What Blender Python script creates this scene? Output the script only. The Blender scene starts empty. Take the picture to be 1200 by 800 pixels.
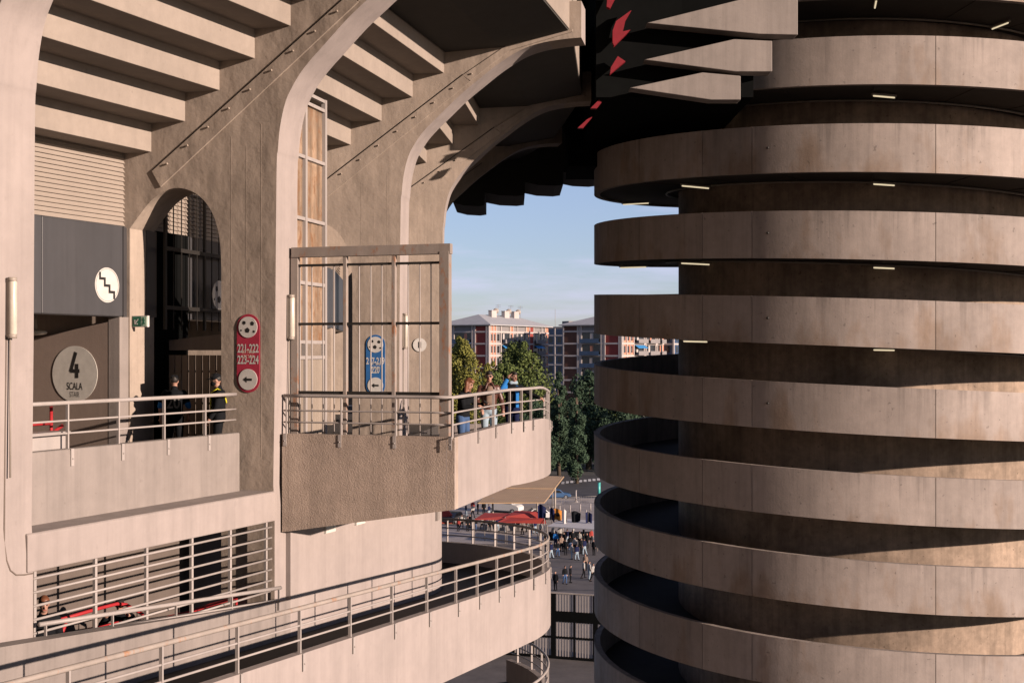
# lighting constants
SUN_EL, SUN_X, SUN_Y, SUN_E, SKY, EXPO, CLOUD = 12.0, .843, -.537, 5.0, .066, 1.12, 6.0
import bpy, bmesh, math, random
from mathutils import Vector, Matrix, Quaternion
random.seed(11)
V = Vector
rad = math.radians
CZ = 22.0                 # eye height above the plaza
F, HX, HY = 1500.0, 600.0, 412.0
sc = bpy.context.scene
COL = sc.collection

# ------------------------------------------------------------------ materials
MATS = {}
G = .72                    # one common step down from the sampled tones, matched by the exposure
def nodes_of(name):
    m = bpy.data.materials.new(name); m.use_nodes = True
    nt = m.node_tree; bs = nt.nodes['Principled BSDF']
    MATS[name] = m
    return m, nt, bs
def nd(nt, t, **kw):
    n = nt.nodes.new(t)
    for k, v in kw.items():
        if k in n.inputs.keys(): n.inputs[k].default_value = v
        else: setattr(n, k, v)
    return n
def mapped_noise(nt, src, scale, detail=4, rough=.55):
    mp = nd(nt, 'ShaderNodeMapping'); mp.inputs['Scale'].default_value = scale
    nt.links.new(src, mp.inputs['Vector'])
    n = nd(nt, 'ShaderNodeTexNoise'); n.inputs['Scale'].default_value = 1.0
    n.inputs['Detail'].default_value = detail; n.inputs['Roughness'].default_value = rough
    nt.links.new(mp.outputs[0], n.inputs['Vector'])
    return n.outputs['Fac']
def remap(nt, s, a, b, lo, hi):
    m = nd(nt, 'ShaderNodeMapRange'); m.clamp = True
    for i, v in zip(('From Min', 'From Max', 'To Min', 'To Max'), (a, b, lo, hi)): m.inputs[i].default_value = v
    nt.links.new(s, m.inputs['Value']); return m.outputs[0]
def mul(nt, a, b):
    m = nd(nt, 'ShaderNodeMath', operation='MULTIPLY'); nt.links.new(a, m.inputs[0])
    if isinstance(b, (int, float)): m.inputs[1].default_value = b
    else: nt.links.new(b, m.inputs[1])
    return m.outputs[0]
def scale_col(nt, col, fac):
    m = nd(nt, 'ShaderNodeVectorMath', operation='SCALE')
    m.inputs[0].default_value = col[:3]; nt.links.new(fac, m.inputs['Scale']); return m.outputs[0]
def mixc(nt, fac, a, b):
    m = nd(nt, 'ShaderNodeMix', data_type='RGBA')
    nt.links.new(fac, m.inputs[0])
    for s, v in ((6, a), (7, b)):
        if isinstance(v, tuple): m.inputs[s].default_value = (*v[:3], 1)
        else: nt.links.new(v, m.inputs[s])
    return m.outputs[2]
def surface(name, col, var=.12, streak=.0, fine=25, bump=.1, lump=0., rough=.85, spots=0., rust=None, objc=False, metal=0., spec=.3, bd=.01):
    m, nt, bs = nodes_of(name)
    if objc: src = nd(nt, 'ShaderNodeTexCoord').outputs['Object']
    else: src = nd(nt, 'ShaderNodeNewGeometry').outputs['Position']
    big = remap(nt, mapped_noise(nt, src, (.55, .55, .55), 6, .6), .3, .7, 1 - var, 1 + var * .6)
    mid = remap(nt, mapped_noise(nt, src, (4.3, 4.3, 4.3), 5, .65), .3, .7, 1 - var * .5, 1 + var * .4)
    f = mul(nt, big, mid)
    if streak:
        st = remap(nt, mapped_noise(nt, src, (3.1, 3.1, .16), 5, .6), .42, .72, 1.0, 1 - streak)
        st2 = remap(nt, mapped_noise(nt, src, (11, 11, .5), 3, .6), .5, .75, 1.0, 1 - streak * .5)
        f = mul(nt, mul(nt, f, st), st2)
    if spots:
        sp = remap(nt, mapped_noise(nt, src, (9, 9, 9), 2, .4), .70, .76, 1.0, 1 - spots)
        f = mul(nt, f, sp)
    c = scale_col(nt, tuple(k * (1 if name.startswith('leaf') else G) for k in col), f)
    if rust:
        amt, rc = rust
        rn = remap(nt, mapped_noise(nt, src, (5, 5, 2.2), 8, .72), .62 - amt * .3, .74 - amt * .3, 0, 1)
        c = mixc(nt, rn, c, rc)
    nt.links.new(c, bs.inputs['Base Color'])
    bs.inputs['Roughness'].default_value = rough
    bs.inputs['Metallic'].default_value = metal
    bs.inputs['Specular IOR Level'].default_value = spec
    if bump or lump:
        h = mapped_noise(nt, src, (fine, fine, fine), 4, .6)
        if lump:
            lp = mapped_noise(nt, src, (2.2, 2.2, 1.5), 2, .4)
            a = nd(nt, 'ShaderNodeMath', operation='MULTIPLY_ADD'); nt.links.new(lp, a.inputs[0]); a.inputs[1].default_value = lump
            hb = mul(nt, h, 1.0); nt.links.new(hb, a.inputs[2]); h = a.outputs[0]
        b = nd(nt, 'ShaderNodeBump'); b.inputs['Strength'].default_value = bump; b.inputs['Distance'].default_value = bd
        nt.links.new(h, b.inputs['Height']); nt.links.new(b.outputs[0], bs.inputs['Normal'])
    return m
def plain(name, col, rough=.6, metal=0., emit=0., spec=.4):
    m, nt, bs = nodes_of(name)
    src = nd(nt, 'ShaderNodeTexCoord').outputs['Object']
    f = remap(nt, mapped_noise(nt, src, (7, 7, 7), 4, .6), .3, .7, .9, 1.08)
    nt.links.new(scale_col(nt, tuple(k * G for k in col), f), bs.inputs['Base Color'])
    bs.inputs['Roughness'].default_value = rough; bs.inputs['Metallic'].default_value = metal
    bs.inputs['Specular IOR Level'].default_value = spec
    if emit:
        bs.inputs['Emission Color'].default_value = (*col, 1); bs.inputs['Emission Strength'].default_value = emit
    return m

CONC = surface('concrete', (0.258, 0.226, 0.207), .12, .20, 22, .25, 0, spots=.12)
CONC_RIB = surface('concrete_rib', (.37,.305,.25), .14, .20, 10, .42, 4.5, spots=.15, bd=.018)
CONC_PINK = surface('concrete_pink', (.335,.290,.270), .10, .13, 30, .2, 0, spots=.06)
CONC_TIER = surface('concrete_tier', (.295,.25,.212), .14, .05, 18, .3, 0, spots=.15)
ROUGHCAST = surface('roughcast', (.42,.335,.275), .24, .22, 34, .55, 0, rough=.95, bd=.02)
TOWER_C = surface('tower_concrete', (0.375, 0.318, 0.285), .20, .34, 18, .3, 0, spots=.35)
def panel_stains(m):
    nt = m.node_tree; bs = nt.nodes['Principled BSDF']; src = bs.inputs['Base Color'].links[0].from_socket
    av = nd(nt, 'ShaderNodeAttribute', attribute_name='drop'); at = nd(nt, 'ShaderNodeAttribute', attribute_name='tone')
    pos = nd(nt, 'ShaderNodeNewGeometry').outputs['Position']
    n1 = mapped_noise(nt, pos, (2.6, 2.6, .05), 5, .7); n2 = mapped_noise(nt, pos, (.9, .9, .35), 4, .6)
    a = nd(nt, 'ShaderNodeMath', operation='MULTIPLY_ADD'); nt.links.new(av.outputs['Fac'], a.inputs[0]); a.inputs[1].default_value = -.16; nt.links.new(n1, a.inputs[2])
    drip = remap(nt, a.outputs[0], .52, .64, 1.0, .74)
    low = nd(nt, 'ShaderNodeMath', operation='MULTIPLY_ADD'); nt.links.new(av.outputs['Fac'], low.inputs[0]); low.inputs[1].default_value = .14; nt.links.new(n2, low.inputs[2])
    grime = remap(nt, low.outputs[0], .62, .78, 1.0, .80)
    f = mul(nt, mul(nt, drip, grime), at.outputs['Fac'])
    s = nd(nt, 'ShaderNodeVectorMath', operation='SCALE'); nt.links.new(src, s.inputs[0]); nt.links.new(f, s.inputs['Scale'])
    warm = nd(nt, 'ShaderNodeMix', data_type='RGBA', blend_type='MULTIPLY'); warm.inputs[0].default_value = 1.0
    inv = remap(nt, grime, .80, 1.0, .8, 0.0); nt.links.new(inv, warm.inputs[0]); nt.links.new(s.outputs[0], warm.inputs[6]); warm.inputs[7].default_value = (1.0, .86, .72, 1)
    nt.links.new(warm.outputs[2], bs.inputs['Base Color'])
TOWER_P = surface('tower_panel_concrete', (.41,.35,.312), .16, .18, 18, .3, 0, spots=.35)
panel_stains(TOWER_P)
TOWER_CORE = surface('tower_core', (.375,.285,.215), .45, .30, 9, .5, 0, spots=.45)
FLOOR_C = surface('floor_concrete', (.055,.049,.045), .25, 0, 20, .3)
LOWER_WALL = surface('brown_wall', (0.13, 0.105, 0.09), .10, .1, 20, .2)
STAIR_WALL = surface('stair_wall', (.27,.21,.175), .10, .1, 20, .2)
LOUVRE = surface('louvre_metal', (.315,.268,.226), .05, .05, 30, .05, rough=.6)
GREY_PANEL = surface('grey_panel', (0.06, 0.06, 0.064), .07, .15, 30, .03, rough=.38, spec=.5)
WHITE_METAL = surface('pale_painted_steel', (0.36, 0.325, 0.305), .08, .12, 40, .1, rough=.5)
RUSTY_METAL = surface('rusted_pale_steel', (0.34, 0.295, 0.26), .10, .15, 40, .15, rough=.6, rust=(.22, (.25, .12, .06)))
RUSTY_FRAME = surface('rusted_frame_steel', (0.3, 0.255, 0.225), .15, .2, 40, .15, rough=.65, rust=(.30, (.20, .09, .045)))
DARK_STEEL = surface('dark_steel', (.006, .0065, .0065), .2, 0, 20, .1, rough=.95, spec=.02)  # near-black steel; on the roof landing the colour also carries the shade
SOFFIT_SHADE = surface('dark_soffit_shade', (.055, .052, .046), .15, 0, 6, .1)  # dark tone that puts the overhang's shade into its colour
BLACK_BAR = surface('black_steel', (.022, .020, .018), .2, 0, 20, .1, rough=.55)
RUST_PANEL = surface('rust_stained_glass_panel', (.44, .31, .21), .35, .75, 30, .3, rough=.6, rust=(.40, (.17, .085, .04)))
def translucent(m, t):
    nt = m.node_tree; out = [n for n in nt.nodes if n.type == 'OUTPUT_MATERIAL'][0]
    tr = nt.nodes.new('ShaderNodeBsdfTransparent'); ms = nt.nodes.new('ShaderNodeMixShader'); ms.inputs[0].default_value = t
    nt.links.new(nt.nodes['Principled BSDF'].outputs[0], ms.inputs[1]); nt.links.new(tr.outputs[0], ms.inputs[2]); nt.links.new(ms.outputs[0], out.inputs[0])
translucent(RUST_PANEL, .25)
BEIGE_SHUT = surface('beige_shutter', (0.3, 0.25, 0.2), .1, .25, 30, .2, rough=.6)
RED_PAINT = plain('red_paint', (.36, .025, .03), .5, spec=.2)
RED_STEEL = plain('red_roof_steel', (.20, .005, .014), .5)
RED_SIGN = plain('red_sign', (0.36, 0.03, 0.06), .4)
BLUE_SIGN = plain('blue_sign', (0.03, 0.125, 0.33), .4)
WHITE_SIGN = plain('white_sign', (0.55, 0.53, 0.5), .45)
GREY_SIGN = plain('pale_grey_sign', (.58,.56,.51), .5)
BLACK_INK = plain('black_ink', (.012, .012, .012), .6)
GREY_INK = plain('grey_ink', (.13, .12, .11), .6)
PEACH_INK = plain('peach_ink', (.75, .42, .33), .6)
GREEN_SIGN = plain('green_sign', (.012, .16, .09), .4)
MINT_SIGN = plain('mint_sign', (.45, .62, .48), .4)
LAMP_COVER = plain('lamp_cover', (0.5, 0.46, 0.39), .3)
LAMP_GREY = plain('lamp_grey', (.30, .26, .22), .5)
TUBE_ON = plain('lit_tube', (1.0, .83, .55), .4, emit=.34)
PICKET = surface('picket_board', (0.34, 0.28, 0.23), .1, .1, 30, .1)
ASPHALT = surface('asphalt', (.062, .058, .058), .3, 0, 8, .3, bd=.02)
PLAZA = surface('plaza_paving', (.115,.10,.09), .25, 0, 6, .3, bd=.02)
PAVE = surface('light_paving', (.33, .29, .26), .2, 0, 6, .3, bd=.02)
GROUND_M = surface('ground_earth', (.09, .088, .08), .3, 0, 1, .2)
ROADW = plain('road_paint', (.70, .68, .64), .7)
LEAF_A = surface('leaf_yellow_green', (.12,.118,.022), .25, 0, 3, 0, objc=True)
LEAF_B = surface('leaf_green', (.065, .088, .02), .25, 0, 3, 0, objc=True)
LEAF_C = surface('leaf_dark', (.025, .048, .025), .25, 0, 3, 0, objc=True)
BARK = surface('bark', (.11, .08, .055), .2, .2, 8, .4, objc=True)
BRICK_RED = surface('red_render', (.27, .048, .038), .1, .05, 3, 0)
BRICK_BROWN = surface('brown_render', (.11, .05, .035), .1, .05, 3, 0)
B_WHITE = surface('white_render', (.46, .41, .38), .08, .08, 3, 0)
B_GREY = surface('grey_render', (.22, .205, .20), .1, .05, 3, 0)
B_PINK = surface('pink_render', (.52,.235,.155), .1, .05, 3, 0)
B_BLUE = surface('blue_glazing', (.035, .07, .14), .3, .1, 2, 0, rough=.25, spec=.6)
B_AWN = plain('blue_awning', (.03, .22, .50), .7)
ROOF_T = surface('pale_roof_sheet', (.36, .36, .36), .1, 0, 3, 0)
GLASS_D = plain('dark_window', (.02, .022, .025), .15, spec=.6)
TAN_ROOF = surface('tan_canopy_sheet', (.42,.28,.155), .15, .1, 5, .1)
CAR_WHITE = plain('white_car_paint', (.6,.6,.6), .3, spec=.6)
CAR_BLUE = plain('blue_car_paint', (.05, .11, .22), .25, spec=.6)
CAR_DARK = plain('dark_car_paint', (.03, .032, .036), .25, spec=.6)
CAR_SILVER = plain('silver_car_paint', (.35, .36, .37), .3, spec=.6)
TYRE = plain('tyre', (.02, .02, .02), .8)
AWN_RED = plain('red_awning', (.30,.05,.042), .7, spec=.06)
NAVY = plain('navy_cloth', (.012, .016, .05), .85, spec=.06)
ORANGE = plain('orange_cloth', (.42, .17, .035), .85, spec=.06)
BLACK_CLOTH = plain('black_cloth', (.010, .011, .013), .9, spec=.06)
GREY_CLOTH = plain('grey_cloth', (.17, .16, .15), .9, spec=.06)
WHITE_CLOTH = plain('white_cloth', (0.5, 0.48, 0.46), .9, spec=.06)
BLUE_CLOTH = plain('bright_blue_cloth', (0.025, 0.16, 0.45), .8, spec=.06)
DENIM = plain('denim', (.055, .10, .20), .9, spec=.06)
PALE_DENIM = plain('pale_denim', (.28, .36, .42), .9, spec=.06)
LEATHER = plain('brown_leather', (.085, .035, .025), .45)
TAUPE = plain('taupe_cloth', (.22, .16, .125), .9, spec=.06)
HIVIS = plain('hi_vis_yellow', (.62, .58, .03), .6)
SKIN = plain('skin', (0.36, 0.2, 0.145), .6)
HAIR_D = plain('dark_hair', (.014, .011, .009), .6)
HAIR_R = plain('auburn_hair', (.17, .065, .032), .5)
TEAL = plain('teal_paint', (.08, .42, .38), .4)

# ------------------------------------------------------------------ mesh builder
BASE = {}
class MB:
    def __init__(s): s.v = []; s.f = []; s.sm = []
    def add(s, vs, fs, smooth=False):
        o = len(s.v); s.v += [V(p) for p in vs]
        for f in fs: s.f.append([i + o for i in f]); s.sm.append(smooth)
        return s
    def frame_box(s, c, ex, ey, ez, smooth=False):   # half-extent vectors
        c, ex, ey, ez = V(c), V(ex), V(ey), V(ez)
        vs = [c + a * ex + b * ey + d * ez for a in (-1, 1) for b in (-1, 1) for d in (-1, 1)]
        return s.add(vs, [(0, 1, 3, 2), (4, 6, 7, 5), (0, 4, 5, 1), (2, 3, 7, 6), (0, 2, 6, 4), (1, 5, 7, 3)])
    def box(s, c, size, rz=0):
        q = Matrix.Rotation(rz, 3, 'Z')
        return s.frame_box(c, q @ V((size[0] / 2, 0, 0)), q @ V((0, size[1] / 2, 0)), V((0, 0, size[2] / 2)))
    def bar(s, p0, p1, w, h, side=None):
        p0, p1 = V(p0), V(p1); d = (p1 - p0)
        dn = d.normalized()
        sd = V(side) if side is not None else (dn.cross(V((0, 0, 1))) if abs(dn.z) < .95 else V((1, 0, 0)))
        sd = (sd - dn * sd.dot(dn)).normalized(); up = sd.cross(dn)
        return s.frame_box((p0 + p1) / 2, d / 2, sd * w / 2, up * h / 2)
    def prism(s, poly, o, ex, ey, ez):
        o, ex, ey, ez = V(o), V(ex), V(ey), V(ez); n = len(poly)
        a = [o + ex * p[0] + ey * p[1] for p in poly]; b = [p + ez for p in a]
        fs = [list(range(n)), list(range(2 * n - 1, n - 1, -1))]
        fs += [(i, (i + 1) % n, n + (i + 1) % n, n + i) for i in range(n)]
        return s.add(a + b, fs)
    def loft(s, A, B):                                # two matching closed sections
        n = len(A)
        fs = [list(range(n)), list(range(2 * n - 1, n - 1, -1))]
        fs += [(i, (i + 1) % n, n + (i + 1) % n, n + i) for i in range(n)]
        return s.add(list(A) + list(B), fs)
    def sweep(s, secs, caps=True, smooth=False):      # list of closed sections
        n = len(secs[0]); vs = [p for q in secs for p in q]; fs = []
        for k in range(len(secs) - 1):
            for i in range(n):
                fs.append((k * n + i, k * n + (i + 1) % n, (k + 1) * n + (i + 1) % n, (k + 1) * n + i))
        if caps:
            fs.append(list(range(n))); fs.append([(len(secs) - 1) * n + i for i in range(n)][::-1])
        return s.add(vs, fs, smooth)
    def tube(s, pts, r, n=8, r1=None):
        pts = [V(p) for p in pts]; secs = []
        r1 = r if r1 is None else r1
        t0 = (pts[1] - pts[0]).normalized()
        u = t0.cross(V((0, 0, 1))) if abs(t0.z) < .9 else t0.cross(V((1, 0, 0)))
        u.normalize()
        for i, p in enumerate(pts):
            t = (pts[min(i + 1, len(pts) - 1)] - pts[max(i - 1, 0)]).normalized()
            u = (u - t * u.dot(t)).normalized(); w = t.cross(u)
            rr = r + (r1 - r) * i / (len(pts) - 1)
            secs.append([p + (u * math.cos(a) + w * math.sin(a)) * rr for a in [2 * math.pi * k / n for k in range(n)]])
        return s.sweep(secs, True, True)
    def disc(s, o, ex, ey, ez, rx, ry=None, n=32):
        ry = rx if ry is None else ry
        return s.prism([(rx * math.cos(2 * math.pi * i / n), ry * math.sin(2 * math.pi * i / n)) for i in range(n)], o, ex, ey, ez)
    def ellipsoid(s, c, r, q=None, n=12, m=8):
        c = V(c); q = q or Matrix.Identity(3); vs = []; fs = []
        for j in range(1, m):
            for i in range(n):
                a, b = 2 * math.pi * i / n, math.pi * j / m
                vs.append(c + q @ V((r[0] * math.cos(a) * math.sin(b), r[1] * math.sin(a) * math.sin(b), r[2] * math.cos(b))))
        vs += [c + q @ V((0, 0, r[2])), c + q @ V((0, 0, -r[2]))]; t = len(vs) - 2
        for j in range(m - 2):
            for i in range(n): fs.append((j * n + i, j * n + (i + 1) % n, (j + 1) * n + (i + 1) % n, (j + 1) * n + i))
        for i in range(n):
            fs.append((t, (i + 1) % n, i)); fs.append((t + 1, (m - 2) * n + i, (m - 2) * n + (i + 1) % n))
        return s.add(vs, fs, True)
    def capsule(s, p0, p1, r0, r1, n=10):
        p0, p1 = V(p0), V(p1); t = (p1 - p0).normalized()
        u = t.cross(V((0, 0, 1))) if abs(t.z) < .9 else t.cross(V((1, 0, 0)))
        u.normalize(); w = t.cross(u); secs = []
        for p, r, al in ((p0, r0, -80), (p0, r0, -45), (p0, r0, 0), (p1, r1, 0), (p1, r1, 45), (p1, r1, 80)):
            c = p + t * r * math.sin(rad(al)); rr = r * math.cos(rad(al))
            secs.append([c + (u * math.cos(2 * math.pi * k / n) + w * math.sin(2 * math.pi * k / n)) * rr for k in range(n)])
        return s.sweep(secs, True, True)
    def mesh(s, name, base=V((0, 0, 0)), recalc=True):
        me = bpy.data.meshes.new(name)
        me.from_pydata([tuple(p - base) for p in s.v], [], s.f)
        me.polygons.foreach_set('use_smooth', s.sm)
        if recalc:
            bm = bmesh.new(); bm.from_mesh(me); bmesh.ops.recalc_face_normals(bm, faces=bm.faces); bm.to_mesh(me); bm.free()
        me.update(); return me
    def build(s, name, mat, parent=None, bevel=0., recalc=True, smooth=0):
        base = BASE.get(parent.name, V((0, 0, 0))) if parent else V((0, 0, 0))
        if parent is None and s.v:                    # a top-level single mesh: origin at its base
            lo = V([min(p[i] for p in s.v) for i in range(3)]); hi = V([max(p[i] for p in s.v) for i in range(3)])
            base = V(((lo.x + hi.x) / 2, (lo.y + hi.y) / 2, lo.z))
        o = bpy.data.objects.new(name, s.mesh(name, base, recalc)); COL.objects.link(o)
        o.data.materials.append(mat)
        if parent: o.parent = parent; BASE[o.name] = base
        else: o.location = base; BASE[o.name] = base
        if smooth:
            for q in o.data.polygons: q.use_smooth = True
            o.data.set_sharp_from_angle(angle=rad(smooth))
        if bevel:
            b = o.modifiers.new('bevel', 'BEVEL'); b.width = bevel; b.segments = 2; b.limit_method = 'ANGLE'; b.angle_limit = rad(40)
            b.harden_normals = False
        return o
def tag(o, label=None, cat=None, group=None, kind=None):
    if label: o['label'] = label
    if cat: o['category'] = cat
    if group: o['group'] = group
    if kind: o['kind'] = kind
    return o
def thing(name, label, cat, loc=(0, 0, 0), group=None, rz=0):
    o = bpy.data.objects.new(name, None); COL.objects.link(o)
    o.location = loc; o.rotation_euler = (0, 0, rz); o.empty_display_size = .2
    BASE[o.name] = V(loc) if rz == 0 else V((0, 0, 0))
    return tag(o, label, cat, group)
KIDS = {}
def kids(o): return [c for c in COL.objects if c.parent == o]
def copy_tree(o, parent=None):
    c = o.copy(); COL.objects.link(c)
    if parent: c.parent = parent
    for ch in kids(o): copy_tree(ch, c)
    return c
def text_mesh(txt, name, mat, parent, o, ex, ey, ez, height, xs=1.0, depth=.004, align='CENTER', weight=0.0):
    cu = bpy.data.curves.new(name, 'FONT'); cu.body = txt; cu.size = 1.0; cu.extrude = .0
    cu.align_x = align; cu.align_y = 'CENTER'; cu.offset = weight; cu.resolution_u = 4
    ob = bpy.data.objects.new(name, cu); COL.objects.link(ob)
    dg = bpy.context.evaluated_depsgraph_get(); dg.update()
    me = bpy.data.meshes.new_from_object(ob.evaluated_get(dg))
    bpy.data.objects.remove(ob)
    base = BASE.get(parent.name, V((0, 0, 0)))
    k = height / .69
    o, ex, ey, ez = V(o), V(ex), V(ey), V(ez)
    for v in me.vertices:
        p = v.co.copy(); v.co = o + ex * p.x * k * xs + ey * p.y * k + ez * depth - base
    ob = bpy.data.objects.new(name, me); COL.objects.link(ob); ob.parent = parent
    me.materials.clear(); me.materials.append(mat); BASE[ob.name] = base
    return ob
def at_x(path, x, lo=0):          # first point of a polyline whose direction from the eye has image column x
    k = (x - HX) / F
    for i in range(lo, len(path) - 1):
        a, b = path[i], path[i + 1]
        fa, fb = a.x - k * a.y, b.x - k * b.y
        if fa * fb <= 0 and fa != fb:
            return a.lerp(b, fa / (fa - fb))
    return None
# ------------------------------------------------------------------ the stand: ribs on a curved facade
L = 6.9; TH = .8
CH = [24.4, 14.7, 5.3, -4.2, -13.7, -23.2]          # bearing of each bay
RB = [29.1, 19.55, 10.0, .55, -8.95, -18.45, -27.95]  # bearing of each rib's tangent
A = [None] * 7
A[1] = V((-4.46, 24.1, 0))
A[0] = A[1] - L * V((math.sin(rad(CH[0])), math.cos(rad(CH[0])), 0))
for i in range(2, 7): A[i] = A[i - 1] + L * V((math.sin(rad(CH[i - 1])), math.cos(rad(CH[i - 1])), 0))
def rn(i): return V((math.cos(rad(RB[i])), -math.sin(rad(RB[i])), 0))
def rt(i): return V((math.sin(rad(RB[i])), math.cos(rad(RB[i])), 0))
def ribpt(i, u, z, off=0.): return A[i] + rt(i) * off + rn(i) * u + V((0, 0, CZ + z))
def bayp(i, f, u, z):                                # f = 0 at the near rib's far face, 1 at the next rib's near face
    return ribpt(i, u, z, TH).lerp(ribpt(i + 1, u, z, 0), f)
def bayaxes(i):
    d = (bayp(i, 1, 0, 0) - bayp(i, 0, 0, 0)).normalized()
    return d, V((d.y, -d.x, 0))
def bay_at_x(i, u, z, x):
    a, b = bayp(i, -.3, u, z), bayp(i, 1.3, u, z)
    p = at_x([a, b], x); return -.3 + 1.6 * (p - a).length / (b - a).length
def bayloft(mb, i, sec, f0=-.04, f1=1.04):
    return mb.loft([bayp(i, f0, u, z) for u, z in sec], [bayp(i, f1, u, z) for u, z in sec])

stand = thing('stadium_stand', 'pale concrete stadium stand with curved ribs, arches and stepped seating underside', 'stadium', (-7, 26, 0))

outer = [(0, -7.2), (-.01, -2.9), (-.04, -2.5), (0, 0), (.03, 3.3), (.06, 3.8), (.11, 4.25), (.22, 4.68), (.36, 4.95), (.55, 5.22), (.8, 5.48), (1.0, 5.66), (1.5, 6.12),
         (1.95, 6.47), (2.35, 6.77), (2.75, 7.02), (3.1, 7.18), (3.5, 7.28), (4.0, 7.34), (4.4, 7.36), (4.4, 8.22), (3.9, 8.22)]
arch_in = [(-1.17, 0.4), (-1.17, 1.6), (-1.19, 2.0), (-1.25, 2.35), (-1.38, 2.68), (-1.58, 2.93), (-1.82, 3.09), (-2.1, 3.17), (-2.35, 3.15), (-2.6, 3.05), (-2.85, 2.86), (-3.25, 2.42)]
def smooth_line(pts, n=4):
    out = []
    for i in range(len(pts) - 1):
        a = pts[max(i - 1, 0)]; b = pts[i]; c = pts[i + 1]; d = pts[min(i + 2, len(pts) - 1)]
        for k in range(n):
            t = k / n
            out.append(tuple(.5 * (2 * b[j] + (c[j] - a[j]) * t + (2 * a[j] - 5 * b[j] + 4 * c[j] - d[j]) * t * t + (3 * b[j] - a[j] - 3 * c[j] + d[j]) * t ** 3) for j in (0, 1)))
    return out + [pts[-1]]
outer = outer[:3] + smooth_line(outer[3:-2], 4) + outer[-2:]
arch_in = [arch_in[0]] + smooth_line(arch_in[1:], 4)
def rib_poly(bottom):
    o = [p for p in outer if p[1] > bottom]
    o = [(o[0][0], bottom)] + o
    return o + [(-7, 8.22), (-7, bottom), (-3.25, bottom)] + arch_in[::-1] + [(-1.17, bottom)]
def make_rib(bottom):
    mb = MB(); mb.prism(rib_poly(bottom), (0, 0, 0), (1, 0, 0), (0, 0, 1), (0, TH, 0))
    r = mb.build('concrete_rib', CONC_RIB, None, smooth=28)
    # origin back to the rib's front corner at eye level
    sh = r.location.copy()
    for v in r.data.vertices: v.co += sh
    r.location = (0, 0, 0); BASE[r.name] = V((0, 0, 0)); r.data.materials.append(CONC_PINK)
    for p in r.data.polygons:                       # the painted front edge of the rib
        if p.normal.x > .15 and p.center.x > -1: p.material_index = 1
    # flange strip with bolts on the near side, following the rake
    k = .55 / .77; n = 1 / math.sqrt(1 + k * k)
    for side in (0, 1):
        y0 = -.035 if side == 0 else TH - .015
        mb = MB(); a = [(-3.0, 3.28), (1.35, 3.28 + 4.35 * k)]
        bs = [(-2.72, 3.52), (1.55, 3.52 + 4.27 * k), (1.75, 3.22 + 4.47 * k), (-2.52, 3.2)]
        mb.prism(bs, (0, y0, 0), (1, 0, 0), (0, 0, 1), (0, .05, 0))
        mb.prism([(1.55, 3.52 + 4.27 * k), (2.6, 6.95 + .28), (4.2, 7.56), (4.2, 7.5), (2.7, 7.12), (1.75, 3.24 + 4.47 * k)], (0, y0, 0), (1, 0, 0), (0, 0, 1), (0, .05, 0))
        mb.build('flange_strip', CONC_RIB, r, bevel=.006)
    # dark joint under the seating beams
    mb = MB(); mb.prism([(-2.72, 3.535), (1.55, 3.535 + 4.27 * k), (1.55, 3.56 + 4.27 * k), (-2.72, 3.56)], (0, -.006, 0), (1, 0, 0), (0, 0, 1), (0, .02, 0))
    mb.build('joint_line', BLACK_BAR, r)
    b0 = None
    for q in range(13):
        u = -2.35 + q * .46
        z = 3.40 + (u + 2.72) * k - .02
        if u > 2.2: z = 7.28 + (u - 2.4) * .11
        if b0 is None:
            mb = MB(); mb.tube([(0, .0, 0), (0, -.07, 0)], .014, 8); mb.tube([(0, -.05, 0), (0, -.075, 0)], .021, 6)
            b0 = mb.build('bolt', CONC_RIB, r); b0.location = (u, 0, z)
        else:
            b = b0.copy(); COL.objects.link(b); b.parent = r; b.location = (u, 0, z)
    # shallow cast panel grooves
    mb = MB()
    for u, za, zb in ((-.62, 0.6, 3.9), (-.30, -2, 4.3), (-.95, .6, 4.1)):
        mb.bar((u, .006, za), (u, .006, zb), .016, .016, (1, 0, 0))
    mb.build('cast_groove', CONC_RIB, r)
    return r
BROWN_LINE = plain('brown_joint_line', (.15, .12, .10), .9)  # brown of the joint on the nearest rib
long_rib = make_rib(-7.2); short_rib = make_rib(-2.4)
def place(r, i):
    r.parent = stand; r.location = ribpt(i, 0, 0) - BASE[stand.name]; r.rotation_euler.z = -rad(RB[i])
place(copy_tree(long_rib), 0)
place(long_rib, 1)
for i in range(3, 7): place(copy_tree(short_rib), i)
place(short_rib, 2)

# stepped seating tier over each bay
def tier_section():
    s = []
    for j in range(-5, 4):
        u, z = -1.21 + .77 * j, 5.0 + .55 * j
        s += [(u, z), (u, z + .55)] if j > -5 else [(u, z + .55)]
    s += [(2.5, 7.26), (4.12, 7.58), (4.12, 9.1), (2.2, 10.2), (-6.5, 5.2), (-6.5, 2.8)]
    return s
for i in range(6):
    mb = MB(); bayloft(mb, i, tier_section()); mb.build('seating_tier', CONC_TIER, stand, bevel=.012)
    mb = MB(); bayloft(mb, i, [(1.13, 7.185), (2.5, 7.245), (4.10, 7.565), (4.10, 7.53), (2.5, 7.21), (1.13, 7.15)], .0, 1.0); mb.build('soffit_shade_sheet', SOFFIT_SHADE, stand)  # second mesh: thin dark sheet added to paint shade under the flat soffit

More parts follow.
